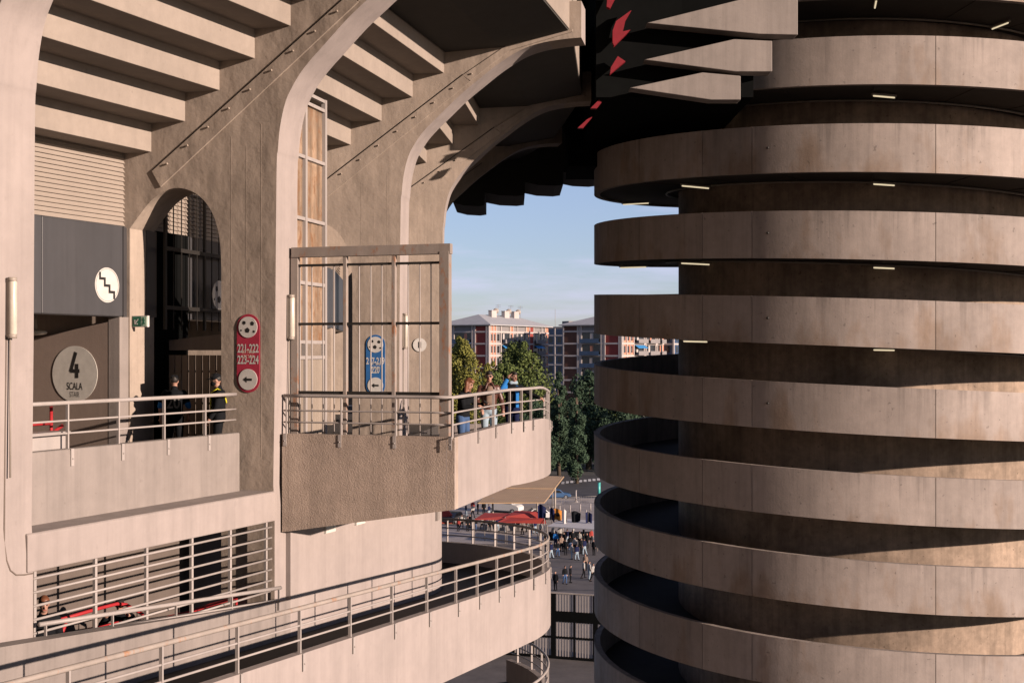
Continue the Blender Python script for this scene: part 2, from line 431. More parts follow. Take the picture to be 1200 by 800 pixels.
# louvred wall, grey panels, floors, inner walls
for i in range(5):
    mb = MB(); n = 17; za, zb = 2.46, 3.95
    sec = [(-3.62, za)]
    for k in range(n):
        z0 = za + (zb - za) * k / n; z1 = za + (zb - za) * (k + 1) / n
        sec += [(-3.40, z0), (-3.40, z0 + .010), (-3.36, z0 + .012), (-3.40, z1 - .012)]
    sec += [(-3.40, zb), (-3.62, zb)]
    bayloft(mb, i, sec); mb.build('louvre_wall', LOUVRE, stand)
    a, b = (-.05, 1.05)
    cuts = [a, .30, .62, b] if i else [a, .58, .965]
    for q in range(len(cuts) - 1):
        mb = MB(); bayloft(mb, i, [(-3.6, .68), (-3.27, .68), (-3.25, .70), (-3.25, 2.43), (-3.27, 2.46), (-3.6, 2.46)], cuts[q] + .001, cuts[q + 1] - .001)
        mb.build('grey_panel', GREY_PANEL, stand, bevel=.006)
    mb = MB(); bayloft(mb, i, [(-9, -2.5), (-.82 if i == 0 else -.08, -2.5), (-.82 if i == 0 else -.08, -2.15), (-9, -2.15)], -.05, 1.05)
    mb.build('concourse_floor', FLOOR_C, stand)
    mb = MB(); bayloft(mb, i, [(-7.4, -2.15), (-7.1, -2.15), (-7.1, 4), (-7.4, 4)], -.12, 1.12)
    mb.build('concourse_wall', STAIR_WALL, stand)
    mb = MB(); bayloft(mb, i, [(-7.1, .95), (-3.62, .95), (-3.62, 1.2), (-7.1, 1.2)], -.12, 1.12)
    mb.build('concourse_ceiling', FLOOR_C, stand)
# end return of the grey panel beside the arch
mb = MB(); p = bayp(0, .967, -3.25, 0); q = bayp(0, 1.03, -3.44, 0) + V((.06, .02, 0))
mb.prism([(0, .68), ((q - p).length, .68), ((q - p).length, 2.40), (0, 2.46)], p, (q - p).normalized(), (0, 0, 1), V((-.12, .3, 0)))
mb.build('grey_panel', GREY_PANEL, stand)
# pale pillar beneath it and the dark wall behind
mb = MB(); bayloft(mb, 0, [(-3.55, -2.15), (-3.28, -2.15), (-3.28, .68), (-3.55, .68)], .955, 1.035); mb.build('pillar', CONC, stand, bevel=.01)
mb = MB()
p = ribpt(1, -3.26, -2.15, TH + .02)
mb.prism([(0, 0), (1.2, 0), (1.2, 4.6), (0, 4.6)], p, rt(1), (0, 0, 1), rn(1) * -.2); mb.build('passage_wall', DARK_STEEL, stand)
# stair wall with the slanting stair soffit, seen through the opening of the first bay
ps = bayp(0, .955, -3.35, 0); wd = V((-.93, .37, 0)).normalized()
mb = MB(); mb.prism([(0, -2.15), (0, .62), (2.9, .12), (2.9, -2.15)], ps, wd, (0, 0, 1), V((.1, .3, 0)) * .8); mb.build('stair_wall', STAIR_WALL, stand)
# low concrete ledge under the stair and the lower storey
mb = MB(); bayloft(mb, 0, [(-.80, -2.66), (-.62, -2.66), (-.62, -1.54), (-.64, -1.52), (-.80, -1.52)], -.02, .965); mb.build('parapet', CONC, stand, bevel=.012)
mb = MB(); bayloft(mb, 0, [(-.9, -3.18), (.012, -3.18), (.012, -2.64), (-.02, -2.62), (-.9, -2.62)], -.02, 1.0); mb.build('spandrel_beam', CONC_PINK, stand, bevel=.02)
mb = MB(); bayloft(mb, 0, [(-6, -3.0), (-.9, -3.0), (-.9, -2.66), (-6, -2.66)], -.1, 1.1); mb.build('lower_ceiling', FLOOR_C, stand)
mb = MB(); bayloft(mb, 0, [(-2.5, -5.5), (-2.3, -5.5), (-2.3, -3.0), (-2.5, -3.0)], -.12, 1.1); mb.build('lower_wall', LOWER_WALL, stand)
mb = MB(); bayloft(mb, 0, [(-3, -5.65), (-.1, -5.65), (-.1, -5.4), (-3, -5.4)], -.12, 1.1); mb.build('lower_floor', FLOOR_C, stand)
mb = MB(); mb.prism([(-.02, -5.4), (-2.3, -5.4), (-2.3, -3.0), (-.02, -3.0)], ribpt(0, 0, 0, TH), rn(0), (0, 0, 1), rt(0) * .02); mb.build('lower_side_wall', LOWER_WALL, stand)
# picket boards closing the passage beyond the arch, and the beam over them
pk = thing('picket_fence', 'tall beige picket fence closing the passage behind the archway', 'fence', bayp(1, .06, -2, -2.15))
pa, pb = bayp(1, .10, -3.4, -2.15), bayp(1, .04, -.75, -2.15)
dn = (pb - pa); ln = dn.length; dn.normalize(); nrm = V((dn.y, -dn.x, 0))
nb = 15
for k in range(nb):
    a = pa + dn * (ln * k / nb)
    mb = MB(); mb.prism([(0, 0), (ln / nb - .035, 0), (ln / nb - .035, 2.0), (0, 2.0)], a + V((0, 0, .08)), dn, (0, 0, 1), nrm * -.03)
    mb.build('board', PICKET, pk)
for z in (.45, 1.1, 1.75):
    mb = MB(); mb.bar(pa + nrm * -.06 + V((0, 0, z)), pb + nrm * -.06 + V((0, 0, z)), .04, .08, (0, 0, 1)); mb.build('rail', BLACK_BAR, pk)
mb = MB(); mb.prism([(-.1, 2.18), (ln + .1, 2.18), (ln + .1, 2.62), (-.1, 2.36)], pa, dn, (0, 0, 1), nrm * -.3); mb.build('passage_beam', CONC, stand)
# black bar screen in front of the second bay's louvres
gs = thing('bar_screen', 'black barred screen in front of the louvres behind the archway', 'screen', bayp(1, .3, -3.05, .5))
for k in range(14):
    f = .02 + k * .06
    big = k % 5 == 0
    mb = MB(); a = bayp(1, f, -3.05, .45); mb.bar(a, a + V((0, 0, 3.0)), .07 if big else .018, .05 if big else .018, bayaxes(1)[0])
    mb.build('post' if big else 'bar', BLACK_BAR, gs)
for z in (.9, 2.1):
    mb = MB(); mb.bar(bayp(1, .02, -3.05, z), bayp(1, .84, -3.05, z), .05, .08, bayaxes(1)[1]); mb.build('rail', BLACK_BAR, gs)

# ------------------------------------------------------------------ railings
def railing(label, path, posts, hts=(.70, .45, .23), out=None, group=None, cat='railing', mat=None, rh=.034, rr=.017, bracket=True, postw=.05, post_mat=None, skirt=.26, tops=None, gap=.078):
    mat = mat or WHITE_METAL
    root = thing('railing', label, cat, path[0], group)
    up = V((0, 0, 1))
    mb = MB(); mb.tube([p + up * hts[0] for p in path], rh, 10); mb.build('handrail', tops or mat, root)
    for h in hts[1:]:
        mb = MB(); mb.tube([p + up * h for p in path], rr, 8); mb.build('rail', mat, root)
    for p in [q for q in posts if q is not None]:
        i = min(range(len(path) - 1), key=lambda q: (path[q].lerp(path[q + 1], .5) - p).length)
        d = (path[i + 1] - path[i]); d.z = 0; d.normalize()
        n = V((d.y, -d.x, 0))
        if out is not None and n.dot(out(p)) < 0: n = -n
        mb = MB(); mb.bar(p + up * (-.05), p + up * (hts[0] - .01), postw, .028, n)
        ps_ = mb.build('post', mat, root)
        if bracket:
            b = MB(); b.frame_box(p + n * gap + up * (-skirt / 2 - .01), d * .032, n * .006, up * skirt / 2)
            b.frame_box(p + n * gap / 2 - up * .006, d * .03, n * (gap / 2 + .004), up * .008)
            b.tube([p + n * gap - up * skirt * .6, p + n * (gap + .022) - up * skirt * .6], .014, 6)
            b.build('bracket', mat, ps_)
    return root
up = V((0, 0, 1))
pp = [bayp(0, f, -.71, -1.52) for f in [-.02 + .985 * q / 12 for q in range(13)]]
railing('pale railing on the concrete parapet below the stair sign', pp, [at_x(pp, x) for x in (79, 138.5, 192, 240, 282)], (.72, .44, .24), lambda p: bayaxes(0)[1], gap=.102)

# ------------------------------------------------------------------ ramp around the drum, left
CL = V((-8.07, 32.1, 0)); RL, rL = 9.04, 6.30; WL = RL - rL
a0 = math.atan2(-.355, .935); TL = CL + V((math.cos(a0), math.sin(a0), 0)) * RL
eL = V((.355, .935, 0)); nL = V((.935, -.355, 0)); S0 = 11.33
def rampL(s, r=0.):              # outer edge (r=0) or r metres inside it; height left at zero
    if s <= S0: return TL + eL * (s - S0) - nL * r
    a = a0 + (s - S0) / RL
    return CL + V((math.cos(a), math.sin(a), 0)) * (RL - r)
def zrail(s): return -3.85 - .055 * s
def zfl(s): return zrail(s) - .67 - .62
ramp = thing('spiral_ramp', 'pale concrete ramp winding round a drum at lower left', 'ramp', (-8.07, 32.1, 0))
SS = [-9 + 1.0 * k for k in range(20)] + [S0 + .55 * k for k in range(1, 118)]
SS = sorted(SS)
def sec_at(s, u0, u1, zt, zb):
    return [rampL(s, u0) + up * (CZ + zt), rampL(s, u1) + up * (CZ + zt), rampL(s, u1) + up * (CZ + zb), rampL(s, u0) + up * (CZ + zb)]
mb = MB(); mb.sweep([sec_at(s, 0, .16, zrail(s) - .67, zrail(s) - .67 - 1.43) for s in SS]); mb.build('parapet', CONC_PINK, ramp, smooth=25)
mb = MB(); mb.sweep([sec_at(s, .16, WL, zfl(s), zfl(s) - .28) for s in SS]); mb.build('ramp_floor', FLOOR_C, ramp)
# side wall below the lower opening, then the drum
def zsill(s): return -4.2 - .097 * s
s1 = [-9, -6, -3, 0, 2, 4, 5.55]
mb = MB(); mb.sweep([sec_at(s, WL, WL + .3, zsill(s), -9.5) for s in s1]); mb.build('side_wall', CONC, ramp, smooth=25)
s2 = [5.55, 7, 9, S0] + [S0 + .6 * k for k in range(1, 45)]
mb = MB(); mb.sweep([sec_at(s, WL, WL + .3, -2.42, -12) for s in s2]); mb.build('drum_wall', CONC_PINK, ramp, smooth=25)
mb = MB()
for s in (7.6, 9.1, 11.2, 13.5):
    for z in (-2.9,):
        pass
# pale conduit and recessed boxes on the drum
p = rampL(13.3, WL - .03)
mb = MB(); mb.bar(p + up * (CZ - 4.1), p + up * (CZ - 2.5), .28, .04, rampL(13.8) - rampL(13.2)); mb.build('cover_plate', CONC, ramp)
for s in (7.05, 8.35):
    p = rampL(s, WL - .02); d = (rampL(s + .1) - rampL(s)).normalized()
    mb = MB(); mb.bar(p - d * .2 + up * (CZ - 3.52), p + d * .2 + up * (CZ - 3.52), .24, .06, up); mb.build('wall_box', GREY_SIGN, ramp)
# railing on the ramp's outer parapet
rp = [rampL(s, .06) + up * (CZ + zrail(s) - .67) for s in [x for x in SS if x < 40]]
xs = (-20, 80, 189, 278, 351, 410, 459, 500, 534, 559, 582, 600)
pts = [at_x(rp, x) for x in xs]
pts = [q for q in pts if q]
s = S0 + .35
while s < 39:
    q = rampL(s, .06) + up * (CZ + zrail(s) - .67)
    pts.append(q); s += 1.15
railing('long rust stained railing along the outer edge of the lower ramp', rp, pts, (.68, .42, .20), lambda p: (p - CL), mat=WHITE_METAL, rh=.036, tops=RUSTY_METAL)
rp2 = [rampL(s, .06) + up * (CZ + zrail(s) - .67) for s in [x for x in SS if x > 52]]
railing('pale railing on the lower turn of the ramp', rp2, [rp2[k] for k in range(2, len(rp2) - 1, 2)], (.68, .42, .20), lambda p: (p - CL))

# ------------------------------------------------------------------ balcony at the top of the ramp
B0 = V((-4.36, 24.3, 0)); B1 = V((-1.04, 23.3, 0)); B2 = V((0.0, 28.1, 0))
aa = math.atan2(B2.y - CL.y, B2.x - CL.x)
front = [B1.lerp(B2, k / 6) for k in range(7)]
a1 = rad(7.5); nn = 14
for k in range(1, nn + 1):
    a = aa + (a1 - aa) * k / nn
    front.append(CL + V((math.cos(a), math.sin(a), 0)) * RL)
def btop(p):
    a = math.atan2(p.y - CL.y, p.x - CL.x)
    return -1.555 - .10 * RL * max(0, a - rad(-13.0))
def bbot(p):
    k = max(0, min(1, (p.y - 23.3) / 8.7)); return -2.87 - .12 * k
def inward(k):
    d = (front[min(k + 1, len(front) - 1)] - front[max(k - 1, 0)]).normalized(); return V((-d.y, d.x, 0))
balcony = thing('balcony', 'curved concrete balcony landing with three people at its railing', 'balcony', (-2, 26, CZ - 2.4))
secs = []
for k, p in enumerate(front):
    n = inward(k) * .16
    secs.append([p + up * (CZ + btop(p)), p + n + up * (CZ + btop(p)), p + n + up * (CZ + bbot(p)), p + up * (CZ + bbot(p))])
mb = MB(); mb.sweep(secs); mb.build('curved_parapet', CONC_PINK, balcony, smooth=25)
q = front[-1] + inward(len(front) - 1) * .16
e = V((-1, .1, 0)) * 2.2
mb = MB(); mb.prism([(0, btop(q)), (2.4, btop(q)), (2.4, bbot(q)), (0, bbot(q))], q + up * CZ, (-1, .1, 0), up, V((0, -.16, 0))); mb.build('end_parapet', CONC_PINK, balcony)
eb = (B1 - B0).normalized(); nb_ = V((-eb.y, eb.x, 0)); lb = (B1 - B0).length
mb = MB(); mb.prism([(0, -1.555), (lb - .003, -1.555), (lb - .003, -2.87), (0, -3.42)], B0 + up * CZ - nb_ * .012, eb, up, nb_ * .2); mb.build('side_parapet', ROUGHCAST, balcony)
fl = [B0 + nb_ * .2, B1 + nb_ * .2 - eb * .17] + [front[k] + inward(k) * .165 for k in range(1, len(front))] + [V((-2.6, 33.4, 0)), V((-4.0, 30.8, 0)), V((-5.2, 26.5, 0))]
mb = MB(); mb.prism([(p.x, p.y) for p in fl], (0, 0, CZ - 2.40), (1, 0, 0), (0, 1, 0), (0, 0, .24)); mb.build('balcony_floor', FLOOR_C, balcony)
# balcony railing, side then curved front
rs = [B0 + eb * (lb * k / 8) + nb_ * .06 + up * (CZ - 1.555) for k in range(9)]
ff = [p + inward(k) * .05 + up * (CZ + btop(p)) for k, p in enumerate(front)]
bp = rs[:-1] + ff
pts = [at_x(rs, x) for x in (336, 400, 464)] + [at_x(ff, x) for x in (557, 578, 597, 611, 622)] + [ff[0], ff[-7], ff[-5], ff[-3], ff[-1]]
railing('pale railing around the balcony where three people lean', bp, [p for p in pts if p], (.72, .44, .22), lambda p: (p - V((-3, 27, 0))), skirt=.22, gap=.082)

# tall gate frame standing inside the balcony's side railing
g0 = B0 + nb_ * .34; g1 = B1 + nb_ * .30 - eb * .12
gp = [g0 + up * (CZ - 2.15), g1 + up * (CZ - 2.15)]
gate = thing('barred_gate', 'tall rusty steel gate frame with thin bars beside the balcony railing', 'gate', gp[0])
def gx(x): return at_x([gp[0] - eb, gp[1] + eb], x)
for x, w, dpt, m in ((346, .15, .10, RUSTY_FRAME), (405, .07, .10, RUSTY_FRAME), (462, .07, .10, RUSTY_FRAME), (522, .19, .16, RUSTY_FRAME)):
    mb = MB(); p = gx(x); mb.bar(p, p + up * 4.0, w, dpt, eb); mb.build('post', m, gate, bevel=.006)
a, b = gx(343), gx(529)
mb = MB(); mb.bar(a + up * 4.05, b + up * 4.05, .14, .19, nb_); mb.build('top_beam', RUSTY_FRAME, gate, bevel=.006)
for z, th in ((3.80, .045), (2.68, .05), (1.37, .06)):
    mb = MB(); mb.bar(gx(349) + up * z, gx(517) + up * z, .05, th, nb_); mb.build('cross_rail', BLACK_BAR, gate)
for x in (351.5, 365.5, 378.5, 391.5, 421, 434.5, 447.5, 478.5, 492, 505):
    mb = MB(); p = gx(x); mb.tube([p + up * .05, p + up * 3.80], .014, 6); mb.build('bar', WHITE_METAL, gate)

# tall rust stained glazed screen between the ribs
rsn = thing('glazed_screen', 'tall rust streaked glazed screen in white frame between two ribs', 'screen', bayp(1, .3, -.5, -2.15))
dB, nB = bayaxes(1)
fx = {x: bay_at_x(1, -.5, 0, x) for x in (380, 357)}
wf = fx[380] - fx[357]
fr = [fx[380], fx[357], fx[357] - .5 * wf]
for f in fr:
    mb = MB(); p = bayp(1, f, -.5, -2.15); mb.bar(p, p + up * 7.55, .10, .09, dB); mb.build('frame_post', WHITE_METAL, rsn)
zz = (5.36, 5.16, 4.02, 2.74, 1.42, .20, -.12)
for z in zz:
    mb = MB(); mb.bar(bayp(1, fr[-1], -.5, z), bayp(1, fr[0], -.5, z), .07, .07, nB); mb.build('frame_rail', WHITE_METAL, rsn)
for k in range(2):
    for za, zb, m in ((.24, 1.38, RUST_PANEL), (1.46, 2.70, RUST_PANEL), (2.78, 3.98, RUST_PANEL), (4.06, 5.12, RUST_PANEL)):
        a, b = bayp(1, fr[k + 1] + .008, -.53, za), bayp(1, fr[k] - .008, -.53, za)
        mb = MB(); mb.prism([(0, 0), ((b - a).length, 0), ((b - a).length, zb - za), (0, zb - za)], a, dB, up, nB * -.03); mb.build('pane', m, rsn)
    a, b = bayp(1, fr[k + 1] + .008, -.53, -2.1), bayp(1, fr[k] - .008, -.53, -2.1)
    mb = MB(); wdt = (b - a).length; nr = 9; prof = []
    for q in range(nr): prof += [(wdt * q / nr, 0), (wdt * (q + .15) / nr, .02), (wdt * (q + .85) / nr, .02)]
    prof += [(wdt, 0), (wdt, -.03), (0, -.03)]
    mb.prism(prof, a, dB, nB, up * 1.95); mb.build('ribbed_panel', BEIGE_SHUT, rsn)

# grille railing in the lower opening
gr = thing('grille_railing', 'pale many railed grille across the opening below the concrete beam', 'railing', bayp(0, 0, -.08, -5))
for z in (-3.30, -3.50, -3.70, -3.90, -4.10, -4.30, -4.50):
    f1 = 1.0; f0 = -.0
    zs0, zs1 = -4.12, -4.78                          # sill falls with the ramp
    if z < zs0: f0 = min(.95, (z - zs0) / (zs1 - zs0))
    mb = MB(); mb.tube([bayp(0, f0, -.08, z), bayp(0, f1, -.08, z)], .02, 8); mb.build('rail', WHITE_METAL, gr)
for x in (41.5, 113, 173, 226, 271, 313):
    f = bay_at_x(0, -.08, -3.5, x)
    mb = MB(); mb.bar(bayp(0, f, -.11, -3.19), bayp(0, f, -.11, -4.30 - .60 * max(0, f)), .05, .05, bayaxes(0)[0]); mb.build('post', WHITE_METAL, gr)
hr = [bayp(0, f, .12, -3.93 - .50 * f) for f in (.0, .25, .5, .75, 1.0)]
mb = MB(); mb.tube(hr, .035, 8); mb.build('handrail', WHITE_METAL, gr)
mb = MB(); mb.tube([p - up * .22 for p in hr], .018, 8); mb.build('rail', WHITE_METAL, gr)
for f in (.02, .25, .5, .75, .99):
    p = bayp(0, f, .12, -3.93 - .5 * f); mb = MB(); mb.bar(p, p - up * .42, .04, .02, bayaxes(0)[1]); mb.build('post', WHITE_METAL, gr)

# ------------------------------------------------------------------ signs and lamps on the stand
def football(parent, o, ex, ey, ez, r):
    mb = MB(); mb.disc(o, ex, ey, ez * .012, r); d = mb.build('football_disc', WHITE_SIGN, parent)
    z = ez * .013; k = 0
    for cx, cy, rr, rot in ((-.05, -.30, .27, .2), (-.40, .42, .20, .9), (.48, .34, .22, .3), (.66, -.42, .13, .5), (-.72, -.30, .09, 0)):
        mb = MB()
        poly = [(r * (cx + rr * math.cos(rot + 2 * math.pi * q / 5)), r * (cy + rr * math.sin(rot + 2 * math.pi * q / 5))) for q in range(5)]
        mb.prism(poly, o + z, ex, ey, ez * .003)
        mb.build('ball_patch', BLACK_INK, parent)
def arrow_disc(parent, o, ex, ey, ez, r):
    mb = MB(); mb.disc(o, ex, ey, ez * .012, r); mb.build('arrow_disc', WHITE_SIGN, parent)
    mb = MB(); w = r
    mb.prism([(-.5 * w, 0), (-.12 * w, .26 * w), (-.12 * w, .1 * w), (.45 * w, .1 * w), (.45 * w, -.12 * w), (-.12 * w, -.12 * w), (-.12 * w, -.28 * w)], o + ez * .013, ex, ey, ez * .004)
    mb.build('left_arrow', BLACK_INK, parent)
def gate_sign(i, uc, zc, w, h, mat, label, lines):
    n = rn(i); ez = -rt(i)
    o = ribpt(i, uc, zc) + ez * .004
    root = thing('sector_sign', label, 'sign', o - up * h / 2)
    r = w / 2; hh = h / 2 - r
    poly = [(r * math.cos(t), hh + r * math.sin(t)) for t in [math.pi * q / 16 for q in range(17)]] + [(r * math.cos(t), -hh + r * math.sin(t)) for t in [math.pi + math.pi * q / 16 for q in range(17)]]
    mb = MB(); mb.prism(poly, o, n, up, ez * .014); mb.build('plate', mat, root, bevel=.003)
    football(root, o + ez * .0145 + up * (hh), n, up, ez, r * .80)
    arrow_disc(root, o + ez * .0145 - up * (hh), n, up, ez, r * .80)
    z = hh - r - .16
    for t in lines:
        text_mesh(t, 'sector_numbers', WHITE_SIGN, root, o + ez * .0145 + up * z, n, up, ez, .155, .62, .004, weight=.02); z -= .215
    text_mesh('SETTORE', 'small_lettering', PEACH_INK if mat is RED_SIGN else WHITE_SIGN, root, o + ez * .0145 + up * (-hh + r + .27), n, up, ez, .062, .72, .004, weight=.01)
    text_mesh('SECTOR', 'small_lettering', PEACH_INK if mat is RED_SIGN else WHITE_SIGN, root, o + ez * .0145 + up * (-hh + r + .18), n, up, ez, .062, .75, .004)
    return root
gate_sign(1, -.57, -.03, .50, 1.49, RED_SIGN, 'red sector sign with football, 221-222, 223-224 and left arrow', ['221-222', '223-224'])
gate_sign(2, -.59, -.32, .48, 1.46, BLUE_SIGN, 'blue sector sign with football, 217-219, 220 seen through gate bars', ['217-219', '220'])
# stair sign on the grey panel
dA, nA = bayaxes(0)
def round_sign(name, label, o, ex, ez, r, mat):
    root = thing(name, label, 'sign', o - up * r)
    mb = MB(); mb.disc(o, ex, up, ez * .010, r, n=48); mb.build('disc', mat, root); return root
f = bay_at_x(0, -3.25, .9, 125)
o = bayp(0, f, -3.25, 0) + nA * .004; o.z = CZ + (HY - 334) / F * o.y
ss = round_sign('stair_sign', 'white round sign with black staircase zigzag on the grey panel', o, dA, nA, .335, WHITE_SIGN)
mb = MB(); st = [(-.20, .21)]
x, y = -.20, .21; w = .05
path = [(-.20, .22), (-.20, .12), (-.07, .12), (-.07, -.01), (.06, -.01), (.06, -.13), (.19, -.13), (.19, -.24)]
for a, b in zip(path[:-1], path[1:]):
    pa_, pb_ = o + nA * .011 + dA * a[0] + up * a[1], o + nA * .011 + dA * b[0] + up * b[1]
    d = (pb_ - pa_).normalized() * .025
    mb.bar(pa_ - d, pb_ + d, .05, .006 + .0007 * len(mb.v) / 8, d.cross(nA))
mb.build('stair_zigzag', BLACK_INK, ss)
mb = MB(); mb.tube([o + nA * .011 + (dA * math.cos(t) + up * math.sin(t)) * .31 for t in [2 * math.pi * q / 40 for q in range(41)]], .004, 5); mb.build('ring_line', GREY_INK, ss)
# stair number sign
wn = V((wd.y, -wd.x, 0)); wn = wn if wn.y < 0 else -wn
o = at_x([ps, ps + wd * 3], 88); o.z = CZ + (HY - 438) / F * o.y; o += wn * .002
sn = round_sign('stair_number_sign', 'large pale grey disc reading 4 SCALA STAIR on shaded wall', o, -wd, wn, .555, GREY_SIGN)
ex = -wd; oz = o + wn * .011
mb = MB()                                           # condensed figure 4
for a, b, wv in (((.03, .43), (-.10, .04), .075), ((-.105, .06), (.12, .06), .075), ((.055, .20), (.055, -.08), .075)):
    pa_, pb_ = oz + ex * a[0] + up * a[1], oz + ex * b[0] + up * b[1]
    mb.bar(pa_, pb_, wv, .006 + .001 * len(mb.v) / 8, (pb_ - pa_).normalized().cross(wn))
mb.build('figure_four', BLACK_INK, sn)
text_mesh('SCALA', 'stair_lettering', BLACK_INK, sn, oz - up * .25, ex, up, wn, .14, .64, .003, weight=.005)
text_mesh('STAIR', 'stair_lettering', GREY_INK, sn, oz - up * .41, ex, up, wn, .105, .62, .003)
# football sign behind the arch
f = bay_at_x(1, -2.92, .9, 256.5); dC, nC = bayaxes(1)
o = bayp(1, f, -2.94, 0); o.z = CZ + (HY - 346) / F * o.y
fs_ = thing('football_sign', 'white round football sign half hidden by the archway jamb', 'sign', o - up * .33)
football(fs_, o + nC * .02, dC, up, nC, .32)
# white disc sign on the third rib
o = ribpt(3, -.64, (HY - 404) / F * 37.6) - rt(3) * .02
ws = round_sign('door_sign', 'small white disc sign on the far rib behind gate bars', o, rn(3), -rt(3), .20, WHITE_SIGN)
for dx in (-.03, .03):
    mb = MB(); mb.bar(o - rt(3) * .013 + rn(3) * dx - up * .09, o - rt(3) * .013 + rn(3) * dx + up * .09, .025, .006, rn(3)); mb.build('pictogram', BLACK_INK, ws)
# exit sign at the pillar head
o = at_x([bayp(0, .93, -3.05, .62), bayp(0, 1.2, -3.05, .62)], 165); o.z = CZ + (HY - 376.5) / F * o.y
xe = V((.90, -.43, 0)); ze = V((-.43, -.90, 0))
es = thing('exit_sign', 'small green emergency exit sign at top of the pale pillar', 'sign', o - up * .1)
mb = MB(); mb.frame_box(o, xe * .19, up * .11, ze * .03); mb.build('case', WHITE_SIGN, es)
mb = MB(); mb.frame_box(o - xe * .075 + ze * .033, xe * .10, up * .095, ze * .004); mb.build('green_field', GREEN_SIGN, es)
mb = MB(); mb.frame_box(o + xe * .105 + ze * .033, xe * .07, up * .095, ze * .004); mb.build('pale_field', MINT_SIGN, es)
mb = MB(); z = o - xe * .075 + ze * .039
mb.bar(z + xe * .04 + up * .045, z - xe * .035 - up * .04, .022, .004, xe); mb.bar(z - xe * .045 - up * .05, z + xe * .03 - up * .05, .02, .0045, up); mb.bar(z - xe * .045 - up * .05, z - xe * .045 + up * .03, .02, .0055, xe); mb.build('diagonal_arrow', WHITE_SIGN, es)
mb = MB(); z = o + xe * .10 + ze * .039
mb.disc(z + up * .06, xe, up, ze * .003, .016, n=12); mb.bar(z + up * .045, z - up * .01 + xe * .005, .025, .004, xe)
mb.bar(z - up * .01, z - up * .075 - xe * .03, .016, .0045, xe); mb.bar(z - up * .01, z - up * .05 + xe * .035, .016, .005, xe); mb.bar(z + up * .03 - xe * .04, z + up * .02 + xe * .04, .013, .0055, up)
mb.build('running_figure', GREEN_SIGN, es)
# tube lamps on the ribs' front faces
lab = ['tube lamp with pale cover on the nearest concrete rib at far left', 'tube lamp with pale cover on the rib between red sign and gate', 'tube lamp on the rib seen through the gate bars', 'tube lamp on the farthest lit rib behind the gate']
for i in range(4):
    off = (.36, .46, .30, .25)[i]; uu = (.012, .012, .0, .0)[i]
    p = ribpt(i, uu, .02, off); n = rn(i)
    zc = (.62, .66, .50, .5)[i]
    p.z = CZ + zc
    root = thing('wall_lamp', lab[i], 'lamp', p - up * .42, 'tube lamps on the concrete ribs')
    mb = MB(); mb.bar(p - up * .41 + n * .03, p + up * .41 + n * .03, .10, .05, rt(i)); mb.build('lamp_back', LAMP_GREY, root)
    mb = MB(); mb.capsule(p - up * .36 + n * .085, p + up * .36 + n * .085, .058, .058, 12); mb.build('lamp_cover', LAMP_COVER, root)
    mb = MB(); mb.tube([p - up * .41 + n * .03, p - up * 2.4 + n * .03], .013, 6); mb.build('conduit', LAMP_GREY, root)
    for dz in (-.4, .4):
        mb = MB(); mb.tube([p + up * (dz - .03) + n * .075, p + up * (dz + .03) + n * .075], .062, 10); mb.build('end_cap', LAMP_GREY, root)
# ceiling lamp in the stair opening
o = at_x([ps + wd * 2.9 + V((.5, -.6, 0)), ps + V((.5, -.6, 0))], 41)
if o is None: o = V((-8.9, 24, 0))
o.z = CZ + .38
root = thing('ceiling_lamp', 'round white ceiling lamp glowing in the dark stair opening', 'lamp', o)
mb = MB(); mb.ellipsoid(o, (.24, .24, .06)); mb.build('diffuser', LAMP_COVER, root)
mb = MB(); mb.tube([o + up * .03, o + up * .40], .05, 8); mb.build('stem', LAMP_GREY, root)
# red tube guard and pale cabinet behind the first parapet
o = bayp(0, .02, -1.2, -2.15)
rt_ = thing('red_guard_rail', 'short red tubular guard rail behind the parapet at far left', 'railing', o)
fq = bay_at_x(0, -1.3, -1, 60); qa, qb = bayp(0, fq - .16, -1.3, 0), bayp(0, fq, -1.3, 0)
for z in (-1.15, -1.42):
    mb = MB(); mb.tube([qa + up * z, qb + up * (z + (.0))], .028, 8); mb.build('rail', RED_PAINT, rt_)
mb = MB(); mb.tube([qb + up * -2.15, qb + up * -.88], .028, 8); mb.build('post', RED_PAINT, rt_)
mb = MB(); mb.tube([qa + up * -1.75, qb + up * -1.2 + dA * .25], .03, 8); mb.build('sloping_rail', RED_PAINT, rt_)
cb = thing('cabinet', 'low pale metal cabinet standing behind the parapet at far left', 'cabinet', bayp(0, .07, -1.0, -2.15))
mb = MB(); mb.frame_box(bayp(0, bay_at_x(0, -1.02, -1.7, 71) - .10, -1.02, -1.72), dA * .60, nA * .16, up * .43); mb.build('body', WHITE_METAL, cb, bevel=.01)
mb = MB(); mb.frame_box(bayp(0, bay_at_x(0, -1.02, -1.7, 71) - .10, -1.02, -1.275), dA * .62, nA * .18, up * .015); mb.build('lid', WHITE_METAL, cb)
